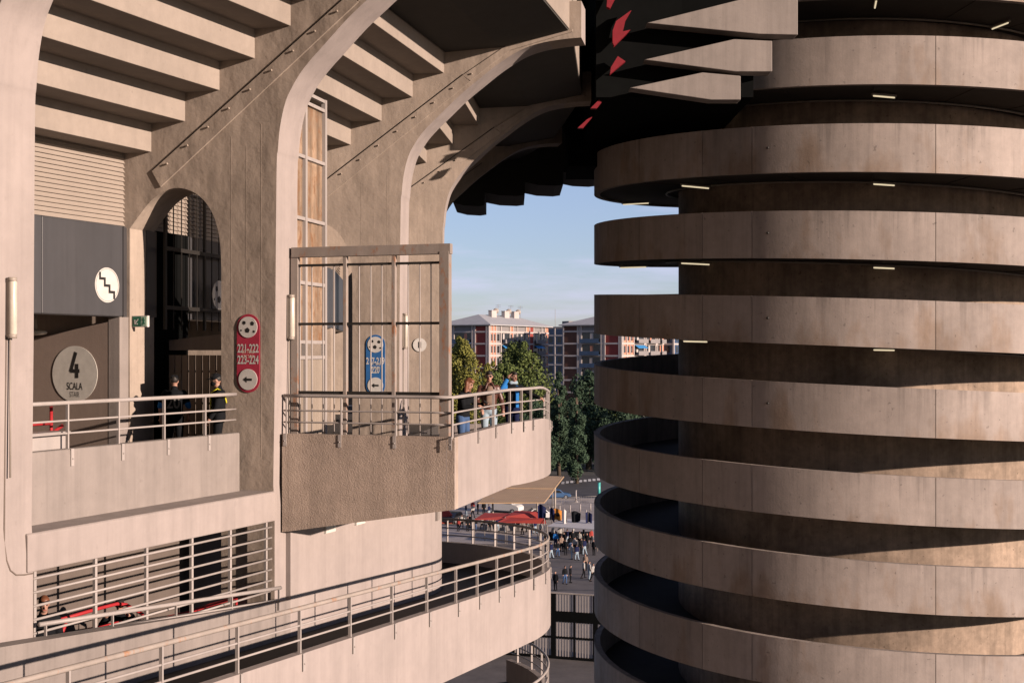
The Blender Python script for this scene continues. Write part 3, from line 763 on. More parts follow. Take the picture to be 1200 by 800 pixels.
# red tubular barriers on the lower storey
rb = thing('red_crowd_barrier', 'red tubular crowd barriers behind the grille on the lower storey', 'barrier', bayp(0, .3, -.9, -5.4))
def lp(x, y, u=-.75):
    f = bay_at_x(0, u, -4, x); p = bayp(0, f, u, 0); p.z = CZ + (HY - y) / F * p.y; return p
for path in ([(46, 733), (110, 714), (137, 707), (148, 708), (172, 722)], [(70, 748), (78, 727)], [(80, 745), (112, 735), (140, 729), (152, 731)], [(180, 727), (225, 716), (245, 709), (277, 700)]):
    mb = MB(); mb.tube([lp(*q) for q in path], .03, 8); mb.build('tube', RED_PAINT, rb)
for x, y in ((110, 714), (172, 722), (277, 700)):
    p = lp(x, y); mb = MB(); mb.tube([p, V((p.x, p.y, CZ - 5.4))], .025, 8); mb.build('post', RED_PAINT, rb)

# unseen roof and walls around the viewpoint, added to block sky light
mb = MB(); mb.prism([(-46, -34), (14, -34), (25, -4), (25, 62), (6, 78), (-46, 78)], (0, 0, CZ + 18.2), (1, 0, 0), (0, 1, 0), (0, 0, 1.6)); mb.build('sky_block_roof', DARK_STEEL, stand)
mb = MB(); mb.prism([(-46, -16), (10, -16), (10, -14.5), (-46, -14.5)], (0, 0, 0), (1, 0, 0), (0, 1, 0), (0, 0, CZ + 18.1)); mb.build('sky_block_wall', STAIR_WALL, stand)
mb = MB(); mb.prism([(-12.2, -14.5), (-11.6, -14.5), (-10.4, 14), (-11.6, 17)], (0, 0, 0), (1, 0, 0), (0, 1, 0), (0, 0, CZ + 18.1)); mb.build('sky_block_wall', STAIR_WALL, stand)

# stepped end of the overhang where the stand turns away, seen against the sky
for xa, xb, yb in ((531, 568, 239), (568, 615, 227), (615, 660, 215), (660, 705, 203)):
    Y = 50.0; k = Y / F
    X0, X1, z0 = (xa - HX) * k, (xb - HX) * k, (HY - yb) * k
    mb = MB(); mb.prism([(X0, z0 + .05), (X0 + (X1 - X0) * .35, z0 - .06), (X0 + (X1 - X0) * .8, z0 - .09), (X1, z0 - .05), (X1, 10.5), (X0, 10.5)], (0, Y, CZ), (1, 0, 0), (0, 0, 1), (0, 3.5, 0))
    mb.build('stepped_soffit', SOFFIT_SHADE, stand)

mb = MB(); n0 = rn(0)
jl = [(.32, .2), (.32, -1.5), (.32, -2.7), (.34, -2.95), (.40, -3.1), (.50, -3.18), (.65, -3.2), (.79, -3.2)]
mb.tube([ribpt(0, 0, z, o_) + n0 * (-.036 if -2.75 < z < -2.4 else -.012 + .008 * (z + 2.9) / -.3 if z < -2.75 else .016 * z) for o_, z in jl], .012, 6); mb.build('joint_line', BROWN_LINE, stand)
# ------------------------------------------------------------------ the helical ramp tower, right
CR = V((12.04, 44.0, 0)); RR, rR, PT = 9.2, 6.27, 2.4
def ztop(deg): return 8.56 - PT * (deg + 90) / 360           # deg runs on, falling 2.4 m a turn
def rpt(deg, r): return CR + V((math.cos(rad(deg)), math.sin(rad(deg)), 0)) * r
tower = thing('ramp_tower', 'tall round concrete tower of stacked spiral ramp bands at right', 'tower', (CR.x, CR.y, 0))
D0, D1, ST = -90 - 360 * 3.6, -90 + 360 * 12.6, 6.0
degs = []; d = D0
while d <= D1: degs.append(d); d += ST
def rsec(deg, r0, r1, zt, zb):
    z = CZ + ztop(deg)
    return [rpt(deg, r0) + up * (z + zt), rpt(deg, r1) + up * (z + zt), rpt(deg, r1) + up * (z + zb), rpt(deg, r0) + up * (z + zb)]
mb = MB(); mb.sweep([rsec(d, RR - .20, RR - .03, -.006, -1.325) for d in degs]); mb.build('parapet_core', TOWER_C, tower, smooth=25)
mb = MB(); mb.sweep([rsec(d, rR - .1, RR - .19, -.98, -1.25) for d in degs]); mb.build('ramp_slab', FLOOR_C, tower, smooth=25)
joints = [-172, -151.7, -134.7, -124.5, -93.2, -72, -50, -25, 0, 25, 50, 75, 100, 125, 150, 172]
mb = MB(); vdrop, vtone = [], []; rt2 = random.Random(9); turn0 = int(math.floor((D0 + 180) / 360.0)); turn1 = int(math.ceil((D1) / 360.0)) + 1
for t in range(turn0, turn1):
    js = [j + 360 * t for j in joints] + [joints[0] + 360 * (t + 1)]
    for a, b in zip(js[:-1], js[1:]):
        if a < D0 or b > D1: continue
        a2, b2 = a + .055, b - .055
        n = max(2, int((b - a) / 2.5))
        mb.sweep([rsec(a2 + (b2 - a2) * k / n, RR - .03, RR, 0, -1.33) for k in range(n + 1)])
        tone = rt2.uniform(.88, 1.06); vdrop += [0., 0., 1., 1.] * (n + 1); vtone += [tone] * (4 * (n + 1))
pn = mb.build('parapet_panels', TOWER_P, tower, smooth=25)
pn.data.attributes.new('drop', 'FLOAT', 'POINT').data.foreach_set('value', vdrop); pn.data.attributes.new('tone', 'FLOAT', 'POINT').data.foreach_set('value', vtone)
mb = MB(); n = 72
mb.prism([(rR * math.cos(2 * math.pi * k / n), rR * math.sin(2 * math.pi * k / n)) for k in range(n)], (CR.x, CR.y, -.3), (1, 0, 0), (0, 1, 0), (0, 0, CZ + 18.5))
mb.build('core', TOWER_CORE, tower, smooth=25)
# ribs of the soffit and the conduit that runs round under it
for k in range(int((D1 - D0) / 18)):
    d = D0 + 18 * k + 5; dm = (d + 90 + 720) % 360
    if not -6.5 < ztop(d) < 11 or 80 < dm < 280: continue
    z = CZ + ztop(d) - 1.255
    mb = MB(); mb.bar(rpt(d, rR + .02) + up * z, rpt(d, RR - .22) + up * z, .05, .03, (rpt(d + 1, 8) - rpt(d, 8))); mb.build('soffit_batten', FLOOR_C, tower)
mb = MB(); mb.tube([rpt(d, rR + .42) + up * (CZ + ztop(d) - 1.30) for d in degs if ztop(d) > -9], .03, 6); mb.build('conduit', LAMP_GREY, tower)
# thin steel edge on the parapet tops and drain spouts
spout = None
for t in range(-1, 5):
    d = -121.5 + 360 * t
    for dd, zz in ((0, -.62),):
        mb = MB(); p = rpt(d, RR - .01) + up * (CZ + ztop(d) + zz)
        mb.tube([p, p + (rpt(d, 1) - CR) * .06], .035, 8); mb.build('drain_hole', BLACK_BAR, tower)
# strip lamps below the ramps
def soffit_hit(x, y):
    best = None
    for t in range(-5, 8):
        for q in range(400):
            Y = 34.5 + q * .035
            p = V(((x - HX) / F * Y, Y, 0)); r = (p - CR).length
            if not (rR + .3 < r < RR - .35): continue
            a = math.degrees(math.atan2(p.y - CR.y, p.x - CR.x)) + 360 * t
            e = abs(ztop(a) - 1.29 - (HY - y) / F * Y)
            if abs(a - (-90 + 360 * ((8.56 - ztop(a)) // PT))) < 1e9 and (best is None or e < best[0]): best = (e, p, a)
    return best
lamps = [(847, 135, 'beside the lowest projecting beam'), (815, 216, 'left, below the second band'), (745, 239, 'at left edge below the second band'), (1036, 213, 'right, below the second band'),
         (815, 306, 'left, below the third band'), (742, 318, 'at left edge below the third band'), (1036, 110, 'right, below the top band'), (1036, 312, 'right, below the third band'),
         (815, 399, 'left, below the fourth band'), (1036, 412, 'right, below the fourth band'), (1026, 2, 'at the top edge of the view'), (1172, 27, 'above the top band near the right edge')]
for x, y, w in lamps:
    h = soffit_hit(x, y)
    if h is None: continue
    e, p, a = h
    p = V((p.x, p.y, CZ + ztop(a) - 1.30)); rd = (p - V((CR.x, CR.y, p.z))).normalized()
    tg = V((-rd.y, rd.x, 0)); ax = rd
    if x > 840: ax = (rd * .3 - tg * .55).normalized()
    if y < 30: ax = rd
    hl = .58 if x < 840 else .40
    root = thing('strip_lamp', 'lit strip lamp on the ramp tower soffit, ' + w, 'lamp', p, 'strip lamps below the ramp bands')
    mb = MB(); mb.bar(p - ax * hl - up * .03, p + ax * hl - up * .03, .08, .05, ax.cross(up)); mb.build('housing', LAMP_GREY, root)
    mb = MB(); mb.capsule(p - ax * (hl - .06) - up * .085, p + ax * (hl - .06) - up * .075, .022, .022, 8); mb.build('tube', TUBE_ON, root)

# ------------------------------------------------------------------ roof landing between stand and tower, near-black colour standing in for shade
roof = thing('roof_landing', 'steel roof landing, shade put in as near-black, between the stand and the ramp tower', 'roof', (5, 40, CZ + 6.4))
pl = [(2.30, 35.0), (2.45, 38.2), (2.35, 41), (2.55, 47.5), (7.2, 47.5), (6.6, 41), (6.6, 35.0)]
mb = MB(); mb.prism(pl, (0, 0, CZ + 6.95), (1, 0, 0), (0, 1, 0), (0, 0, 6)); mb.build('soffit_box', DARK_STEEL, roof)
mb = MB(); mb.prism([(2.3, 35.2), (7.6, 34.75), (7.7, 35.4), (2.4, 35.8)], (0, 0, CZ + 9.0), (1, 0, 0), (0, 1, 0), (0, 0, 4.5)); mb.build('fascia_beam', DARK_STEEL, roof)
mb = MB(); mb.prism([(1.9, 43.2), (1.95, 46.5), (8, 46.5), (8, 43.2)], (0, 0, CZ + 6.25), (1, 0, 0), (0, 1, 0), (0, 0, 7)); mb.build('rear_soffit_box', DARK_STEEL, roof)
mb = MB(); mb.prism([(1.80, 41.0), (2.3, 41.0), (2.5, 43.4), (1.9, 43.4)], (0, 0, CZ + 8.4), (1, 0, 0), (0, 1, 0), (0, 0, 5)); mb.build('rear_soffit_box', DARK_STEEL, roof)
def img_plate(name, poly, Y, thick, mat, parent, bevel=0):     # flat steel or concrete piece of real thickness at depth Y
    pts = [V(((x - HX) / F * Y, 0, (HY - y) / F * Y)) for x, y in poly]
    mb = MB(); mb.prism([(p.x, p.z) for p in pts], (0, Y, CZ), (1, 0, 0), (0, 0, 1), (0, thick, 0)); return mb.build(name, mat, parent, bevel=bevel)
for poly in ([(738, 103), (823, 85), (868, 89), (868, 117), (833, 117)], [(755, 70), (860, 46), (905, 48), (905, 84), (862, 84)], [(758, 27), (890, -6), (935, -6), (935, 41), (890, 40)]):
    img_plate('tapered_beam', poly, 34.3, .55, CONC, roof, bevel=.02)
for poly in ([(712, -8), (724, -8), (715, 10), (711, 8)], [(722, 25), (740, 12), (733, 24), (730, 37), (739, 35), (720, 54), (718, 50), (718, 36)], [(724, 66), (733, 72), (715, 87), (716, 79)], [(702, 117), (705, 120), (699, 127), (692, 127)], [(688, 140), (694, 137), (683, 150), (677, 150)]):
    Y = 34.6 if poly[0][0] > 705 else 34.9
    img_plate('lit_girder_piece', poly, Y, .18, RED_STEEL, roof)  # red girder shown only as pieces cut to its sunlit parts

# ------------------------------------------------------------------ ground and roads
def sheet(name, poly, z, mat, label=None, kind='structure'):
    mb = MB(); mb.add([(x, y, z) for x, y in poly], [list(range(len(poly)))])
    o = mb.build(name, mat, None)
    return tag(o, label, 'ground' if kind == 'structure' else None, None, kind)
def gpt(x, y, h=0.): 
    Y = (CZ - h) * F / (y - HY); return V(((x - HX) / F * Y, Y, h))
sheet('ground', [(-1500, -300), (1500, -300), (1500, 2200), (-1500, 2200)], 0, GROUND_M, 'wide dark earth ground around the stadium')
sheet('plaza', [(-140, 20), (140, 20), (140, 143), (-140, 150)], .004, PLAZA, 'dark paved plaza in front of the stadium')
sheet('pavement', [(-140, 150), (140, 143), (140, 190), (-140, 196)], .008, PAVE, 'pale paving beyond the plaza')
sheet('road', [(-140, 197), (140, 191), (140, 226), (-140, 232)], .006, ASPHALT, 'dark asphalt road beyond the paving')
mb = MB(); mb.frame_box((0, 190.6, .06), V((140, -3, 0)), (.0, .15, 0), (0, 0, .06)); tag(mb.build('kerb', B_GREY), 'long pale kerb stone at the near edge of the road', 'kerb', None, 'structure')
mb = MB()
for k in range(9):
    a = gpt(659 + k * 5.2, 565.5 - k * .5); mb.add([a + V((-.25, -1.8, .02)), a + V((.25, -1.8, .02)), a + V((.45, 1.8, .02)), a + V((-.05, 1.8, .02))], [(0, 1, 2, 3)])
tag(mb.build('road_marking', ROADW), 'white zebra crossing stripes on the dark road', 'marking', None, 'structure')
mb = MB()
for y in (654, 668, 686): 
    Y = gpt(650, y).y; mb.add([(-60, Y - .22, .012), (60, Y - .22 - 4, .012), (60, Y + .22 - 4, .012), (-60, Y + .22, .012)], [(0, 1, 2, 3)])
tag(mb.build('drain_strip', ASPHALT), 'dark drain strips across the plaza', 'marking', None, 'structure')

# perimeter fence with gates
fc = thing('perimeter_fence', 'tall barred steel perimeter fence with dark gates below the ramp', 'fence', (3, 91, 0))
fo = V((1.6, 92.4, 0)); fd = V((.95, -.31, 0)).normalized()
def fz(y, Y): return CZ + (HY - y) / F * Y
for k in range(-6, 8):
    p = fo + fd * (1.55 * k - .1)
    mb = MB(); mb.bar(p, p + up * 4.75, .34 if k % 2 else .12, .14, fd); mb.build('post', DARK_STEEL, fc)
for z, h in ((4.72, .09), (3.05, .75), (1.55, .14), (.1, .2)):
    mb = MB(); mb.bar(fo + fd * -9.4 + up * z, fo + fd * 11 + up * z, .16, h, V((fd.y, -fd.x, 0)))
    mb.build('cross_beam', PAVE if z > 4 else DARK_STEEL, fc)
for k in range(96):
    p = fo + fd * (-9.2 + .21 * k); mb = MB(); mb.bar(p + up * .1, p + up * 4.7, .10, .03, fd); mb.build('bar', WHITE_METAL, fc)
mb = MB(); p = fo + fd * .45 + up * 4.0 + V((-.03, -.1, 0)); mb.frame_box(p, fd * .42, V((fd.y, -fd.x, 0)) * .02, up * .26); mb.build('plate', DARK_STEEL, fc)

# ------------------------------------------------------------------ far vehicles, stalls and street furniture
def car(name, label, cat, loc, rz, mat, prof, ww=1.75, glassband=None, group=None, wheels=(-1.35, 1.35)):
    root = thing(name, label, cat, loc, group, rz)
    mb = MB(); mb.prism(prof, (0, -ww / 2, 0), (1, 0, 0), (0, 0, 1), (0, ww, 0)); mb.build('body', mat, root, bevel=.06)
    for side in (-1, 1):
        for g in glassband or []:
            mb = MB(); mb.prism(g, (0, side * (ww / 2 + .003), 0), (1, 0, 0), (0, 0, 1), (0, side * .012, 0)); mb.build('window', GLASS_D, root)
        for wx in wheels:
            mb = MB(); mb.disc((wx, side * (ww / 2 - .16), .32), (1, 0, 0), (0, 0, 1), (0, side * .18, 0), .32, n=18); w = mb.build('wheel', TYRE, root)
            mb = MB(); mb.disc((wx, side * (ww / 2 + .02), .32), (1, 0, 0), (0, 0, 1), (0, side * .012, 0), .18, n=12); mb.build('rim', CAR_SILVER, w)
    return root
carp = [(-2.1, .3), (2.1, .3), (2.15, .62), (1.95, .78), (1.05, .92), (.45, 1.42), (-1.1, 1.45), (-1.75, .98), (-2.12, .9)]
carg = [[(-1.45, .95), (-1.0, 1.36), (-.3, 1.38), (-.3, .95)], [(-.22, .95), (-.22, 1.38), (.38, 1.35), (.85, .95)]]
vanp = [(-2.5, .35), (2.5, .35), (2.52, .85), (2.2, 1.1), (1.65, 1.25), (1.1, 1.95), (.8, 2.15), (-2.45, 2.2)]
vang = [[(.35, 1.3), (.35, 1.9), (.95, 1.85), (1.4, 1.3)]]
def front_glass(root, a, b, ww=1.6):
    mb = MB(); d = V((b[0] - a[0], 0, b[1] - a[1])); n = V((-d.z, 0, d.x)).normalized(); n = n if n.z > 0 else -n
    mb.frame_box(V(((a[0] + b[0]) / 2, 0, (a[1] + b[1]) / 2)) + n * .01, d * .46, (0, ww / 2, 0), n * .008); mb.build('windscreen', B_BLUE, root)
v = car('delivery_van', 'white delivery van parked beside the tan canopy', 'van', gpt(591, 600), -.4, CAR_WHITE, vanp, 1.95, vang, None, (-1.6, 1.6)); front_glass(v, (1.62, 1.27), (1.1, 1.95))
v = car('parked_car', 'white car half hidden behind the red awning', 'car', gpt(634, 608), .1, CAR_WHITE, carp, 1.75, carg, None); front_glass(v, (1.05, .92), (.45, 1.42), 1.5)
v = car('parked_car', 'blue car parked at the edge of the road by the canopy', 'car', gpt(652, 584), .05, CAR_BLUE, carp, 1.75, carg, None); front_glass(v, (1.05, .92), (.45, 1.42), 1.5)
v = car('parked_car', 'silver car under the trees beyond the road', 'car', gpt(650, 531), .3, CAR_SILVER, carp, 1.75, carg, None); front_glass(v, (1.05, .92), (.45, 1.42), 1.5)
v = car('parked_car', 'dark car under the trees near the ramp tower', 'car', gpt(681, 529), -.2, CAR_DARK, carp, 1.75, carg, None); front_glass(v, (1.05, .92), (.45, 1.42), 1.5)
v = car('parked_car', 'dark car behind the red tarpaulin at the drum edge', 'car', gpt(532, 612), 1.2, CAR_DARK, carp, 1.75, carg, None)
# tan canopy
cy = thing('canopy', 'tan corrugated canopy roof beyond the balcony', 'canopy', (2, 175, 0))
h = 4.2
def ru(q): return V((q[0], q[1], 0))
P1, P2, P3, P4 = gpt(661, 558, h), gpt(638, 584.5, h), gpt(560, 585, h), gpt(590, 556, h)
m1, m2 = P1.lerp(P2, .52), P4.lerp(P3, .52)
for a, b, c, d2, dz in ((P1, m1, m2, P4, .0), (m1, P2, P3, m2, -.25)):
    nw = 60; A_, B_ = [], []
    for k in range(nw + 1):
        t = k / nw; w = .022 * (k % 2)
        A_.append(a.lerp(d2, t) + up * (w + dz)); B_.append(b.lerp(c, t) + up * (w + dz - .15))
    mb = MB(); secs = [[A_[k], B_[k], B_[k] - up * .12, A_[k] - up * .12] for k in range(nw + 1)]
    mb.sweep(secs); mb.build('roof_sheet', TAN_ROOF, cy)
for q in (P1.lerp(P3, .12), P2.lerp(P4, .15), P3.lerp(P1, .15), P1.lerp(P2, .5)):
    mb = MB(); mb.tube([V((q.x, q.y, 0)), V((q.x, q.y, h - .3))], .12, 8); mb.build('column', LAMP_GREY, cy)
# market stall with red awnings
stl = thing('market_stall', 'market stall under long faded red awnings', 'stall', gpt(600, 622))
for x0, x1, y0, y1, hh in ((556, 622, 600.5, 608, 2.9), (592, 632, 598, 605, 3.1), (582, 640, 606, 611.5, 2.7)):
    a, b, c, d2 = gpt(x0, y1, hh), gpt(x1, y1 + 1.2, hh - .25), gpt(x1 - 2, y0 + 1, hh + .35), gpt(x0 + 12, y0, hh + .35)
    mb = MB(); q = [a, b, c, d2]; mb.loft(q, [p - up * .06 for p in q]); mb.build('awning', AWN_RED, stl)
    for p in (a, b, c, d2):
        mb = MB(); mb.tube([V((p.x, p.y, 0)), p], .04, 6); mb.build('pole', LAMP_GREY, stl)
mb = MB(); p = gpt(598, 621); mb.frame_box(p + up * .45, (3.4, .2, 0), (0, .4, 0), up * .45); mb.build('counter', B_GREY, stl)
tp = thing('tarpaulin_stall', 'small stall with red tarpaulin at the edge of the drum', 'stall', gpt(522, 614))
p = gpt(522, 614); mb = MB(); mb.prism([(-.9, 0), (.9, 0), (.9, 1.2), (.3, 1.75), (-.9, 1.6)], p, (1, 0, 0), up, (0, .9, 0)); mb.build('tarpaulin', AWN_RED, tp, bevel=.08)
mb = MB(); mb.box(p + V((0, .45, .05)), (2.0, 1.1, .1)); mb.build('pallet', BARK, tp)
# pale topped stall with flags
fs2 = thing('flag_stall', 'pale topped stall where football flags hang', 'stall', gpt(674, 632))
a, b, c, d2 = gpt(641, 616, 2.4), gpt(700, 620, 2.4), gpt(700, 610, 2.6), gpt(660, 607, 2.6)
q = [a, b, c, d2]; mb = MB(); mb.loft(q, [p - up * .1 for p in q]); mb.build('stall_top', WHITE_CLOTH, fs2)
for p in q:
    mb = MB(); mb.tube([V((p.x, p.y, 0)), p], .05, 6); mb.build('pole', LAMP_GREY, fs2)
mb = MB(); p = gpt(668, 632); mb.box(p + up * .45, (5.0, .8, .9)); mb.build('counter', BLACK_CLOTH, fs2)
for x, y0, y1, w, m, l in ((635, 590, 611, 10, NAVY, 'navy flag on pole right of the red awning'), (647, 594, 610, 6, NAVY, 'narrow navy flag beside the orange flag'), (653.5, 595, 610, 10, ORANGE, 'orange flag with dark emblem on the stall'), (662, 596, 613, 6, WHITE_CLOTH, 'pale flag beside the orange flag'), (675, 598, 612, 11, BLACK_CLOTH, 'black flag on the pale topped stall'), (690, 599, 613, 8, NAVY, 'dark blue flag nearest the ramp tower')):
    hb = 2.5; p = gpt(x, y1, hb); Y = p.y; s_ = Y / F
    root = thing('flag', l, 'flag', p, 'flags for sale on the stall')
    hh = (y1 - y0) * s_; ww = w * s_
    mb = MB(); n = 7; rows = []
    for k in range(n + 1):
        u_ = k / n; wv = .10 * math.sin(u_ * 7 + x)
        zt = hh * (1 - .35 * abs(u_ - .35)); zb = hh * .12 * math.sin(u_ * 5 + x) 
        rows.append([p + V(((u_ - .5) * ww, wv, zt)), p + V(((u_ - .5) * ww, wv + .03, zt)), p + V(((u_ - .5) * ww * .9, wv * 1.6 + .03, zb)), p + V(((u_ - .5) * ww * .9, wv * 1.6, zb))])
    mb.sweep(rows); mb.build('cloth', m, root)
    mb = MB(); mb.tube([p + V((-ww * .1, .1, -.6)), p + V((-ww * .1, .1, hh + .15))], .025, 6); mb.build('pole', LAMP_GREY, root)
    if m is ORANGE:
        mb = MB(); mb.disc(p + V((.02, -.14, hh * .5)), (1, 0, 0), up, V((0, .02, 0)), .22, n=16); mb.build('emblem', BLACK_CLOTH, root)
# crowd barriers and bollards on the paving
def barrier(x0, x1, y, label):
    a, b = gpt(x0, y), gpt(x1, y)
    root = thing('crowd_barrier', label, 'barrier', a, 'metal barriers on the pale paving')
    for z in (1.05, .25):
        mb = MB(); mb.tube([a + up * z, b + up * z], .035, 6); mb.build('rail', B_GREY, root)
    n = 7
    for k in range(n):
        p = a.lerp(b, k / (n - 1)); mb = MB(); mb.tube([p, p + up * 1.07], .035 if k in (0, n - 1) else .018, 6); mb.build('post' if k in (0, n - 1) else 'bar', B_GREY, root)
barrier(640, 658, 592, 'metal barrier on the paving left of the white post')
barrier(661, 679, 590.5, 'metal barrier on the paving right of the white post')
barrier(681, 699, 589.5, 'metal barrier on the paving nearest the ramp tower')
for x, y, hpx, m, l in ((647.5, 594, 20, B_GREY, 'slim grey street pole in front of the blue car'), (675, 588, 14, WHITE_METAL, 'white post beside the barriers'), (702, 581, 16, TEAL, 'teal post beside the ramp tower')):
    p = gpt(x, y); hh = hpx * p.y / F
    mb = MB(); mb.tube([p, p + up * hh], .22 if m is TEAL else .10, 10); mb.tube([p, p + up * .15], .3, 10); mb.tube([p + up * (hh - .1), p + up * hh], .26 if m is TEAL else .14, 10)
    tag(mb.build('street_post', m), l, 'post')
bol = None
for k, (x, y) in enumerate(((644, 602), (656, 600.5), (668, 600), (680, 599), (692, 598), (650, 606), (687, 606))):
    p = gpt(x, y)
    if bol is None:
        mb = MB(); mb.tube([(0, 0, 0), (0, 0, .9)], .09, 10); mb.ellipsoid((0, 0, .92), (.1, .1, .08)); bol = mb.build('bollard', WHITE_METAL); bo = bol
    else: bo = bol.copy(); COL.objects.link(bo)
    bo.location = p; tag(bo, 'white bollard on the pale paving beyond the flag stall', 'bollard', 'white bollards on the paving')

# ------------------------------------------------------------------ apartment blocks
def block(name, label, corner, faces, H, roof_kind, z0=0.):
    """faces: list of (direction, length, outward normal, bay list); bays: (width, kind) repeated floor by floor"""
    root = thing(name, label, 'building', (corner.x, corner.y, 0)); dA_, lA, nA_, baysA = faces[0]; dB_, lB, nB_, baysB = faces[1]
    c = V((corner.x, corner.y, 0))
    quad = [c, c + dA_ * lA, c + dA_ * lA + dB_ * lB, c + dB_ * lB]
    mb = MB(); mb.prism([(p.x, p.y) for p in quad], (0, 0, 0), (1, 0, 0), (0, 1, 0), (0, 0, H)); mb.build('wall', B_GREY, root)
    ns = int(H / 3)
    count = 0
    for (d_, l_, n_, bays) in faces:
        # floor slabs
        for s in range(ns + 1):
            z = min(H - .1, s * 3.0)
            mb = MB(); mb.bar(c + d_ * -.1 + n_ * .08 + up * z, c + d_ * l_ + n_ * .08 + up * z, .3, .42, n_); mb.build('floor_band', B_WHITE, root)
        x = 0.; tot = sum(b[0] for b in bays); k = l_ / tot; bi = 0
        for (w, kind) in bays:
            w *= k
            mb = MB(); p = c + d_ * x + n_ * .10; mb.bar(p, p + up * H, .36, .3, d_); mb.build('pilaster', B_WHITE, root)
            if kind in ('red', 'brown', 'blue', 'pink', 'white'):
                m = dict(red=BRICK_RED, brown=BRICK_BROWN, blue=B_BLUE, pink=B_PINK, white=B_WHITE)[kind]
                mb = MB(); mb.prism([(x + .15, 1), (x + w - .15, 1), (x + w - .15, H - .2), (x + .15, H - .2)], c + n_ * .004, d_, up, n_ * .06); mb.build('infill', m, root)
            for s in range(max(0, ns - 5), ns):
                za = s * 3.0 + .25
                if kind in ('balc', 'bal2'):
                    mb = MB(); mb.prism([(x + .2, za), (x + w - .2, za), (x + w - .2, za + 2.4), (x + .2, za + 2.4)], c + n_ * .01, d_, up, n_ * .03); mb.build('window', GLASS_D, root)
                    mb = MB(); cc = c + d_ * (x + w / 2) + n_ * .75 + up * (za - .05); mb.frame_box(cc, d_ * (w / 2 - .1), n_ * .7, up * .08)
                    mb.frame_box(cc + n_ * .68 + up * .5, d_ * (w / 2 - .1), n_ * .03, up * .45); mb.build('balcony', B_GREY if kind == 'bal2' else B_BLUE, root)
                    mb = MB(); q = random.uniform(.25, .6); mb.prism([(x + w * q, za), (x + w * (q + .16), za), (x + w * (q + .16), za + 2.3), (x + w * q, za + 2.3)], c + n_ * .05, d_, up, n_ * .03); mb.build('curtain', random.choice([B_WHITE, B_PINK, B_WHITE]), root)
                    if random.random() < .3 and kind == 'bal2':
                        mb = MB(); cc = c + d_ * (x + w / 2) + n_ * .9 + up * (za + 2.0); mb.frame_box(cc, d_ * (w / 2 - .2), n_ * .5 - up * .35, V((0, 0, .03))); mb.build('awning', B_AWN, root)
                elif kind in ('win', 'pink', 'white', 'blue') and w > 1.2:
                    ww = min(1.2, w * .45)
                    mb = MB(); mb.prism([(x + w / 2 - ww / 2, za + .5), (x + w / 2 + ww / 2, za + .5), (x + w / 2 + ww / 2, za + 2.2), (x + w / 2 - ww / 2, za + 2.2)], c + n_ * .065, d_, up, n_ * .02); mb.build('window', GLASS_D, root)
            x += w
    # roof
    if roof_kind == 'hip':
        e = 1.0; rise = 3.0
        q = [c - dA_ * e - dB_ * e, c + dA_ * (lA + e) - dB_ * e, c + dA_ * (lA + e) + dB_ * (lB + e), c - dA_ * e + dB_ * (lB + e)]
        w = min(lA, lB) / 2
        if lB > lA: r0, r1 = c + dA_ * lA / 2 + dB_ * w, c + dA_ * lA / 2 + dB_ * (lB - w)
        else: r0, r1 = c + dA_ * w + dB_ * lB / 2, c + dA_ * (lA - w) + dB_ * lB / 2
        vs = [p + up * H for p in q] + [p + up * (H + .25) for p in q] + [r0 + up * (H + rise), r1 + up * (H + rise)]
        fs = [(0, 1, 2, 3), (0, 4, 5, 1), (1, 5, 6, 2), (2, 6, 7, 3), (3, 7, 4, 0)]
        fs += [(4, 5, 8), (5, 6, 9, 8), (6, 7, 9), (7, 4, 8, 9)] if lB > lA else [(4, 5, 9, 8), (5, 6, 9), (6, 7, 8, 9), (7, 4, 8)]
        mb = MB(); mb.add(vs, fs); rf = mb.build('roof', ROOF_T, root)
        for t in (.25, .62, .9):
            p = r0.lerp(r1, t) + up * (H + rise - .6) - dA_ * 1.5
            mb = MB(); mb.frame_box(p + up * .7, dA_ * .5, dB_ * 1.3, up * .9); mb.frame_box(p + up * 1.68, dA_ * .6, dB_ * 1.4, up * .08); mb.build('chimney', B_WHITE, rf)
            mb = MB(); p2 = p + dB_ * 3 + up * .2; mb.tube([p2, p2 + up * 3.2], .05, 6)
            for q_ in (2.6, 3.0): mb.bar(p2 + up * q_ - dA_ * .8, p2 + up * q_ + dA_ * .8, .05, .05, up)
            mb.build('antenna', LAMP_GREY, rf)
            mb = MB(); p3 = p + dB_ * 1.8 + up * 1.3; mb.tube([p3 - up * 1.2, p3], .06, 6); mb.ellipsoid(p3 + up * .35, (.75, .22, .75)); mb.build('dish', LAMP_GREY, rf)
    else:
        mb = MB(); mb.prism([(p.x, p.y) for p in quad], (0, 0, H), (1, 0, 0), (0, 1, 0), (0, 0, .5)); rf = mb.build('roof', B_GREY, root)
        mb = MB(); p = quad[0].lerp(quad[2], .5); mb.box(p + up * (H + 1.4), (5, 4, 1.9), .5); mb.build('plant_room', B_GREY, rf)
        mb = MB(); p = quad[0].lerp(quad[1], .8) + dB_ * 2; mb.tube([p + up * H, p + up * (H + 6)], .06, 6); mb.build('antenna', LAMP_GREY, rf)
    return root
dl = V((-.88, .475, 0)); dr = V((.475, .88, 0)); nl = V((-.475, -.88, 0)); nr_ = V((.88, -.475, 0))
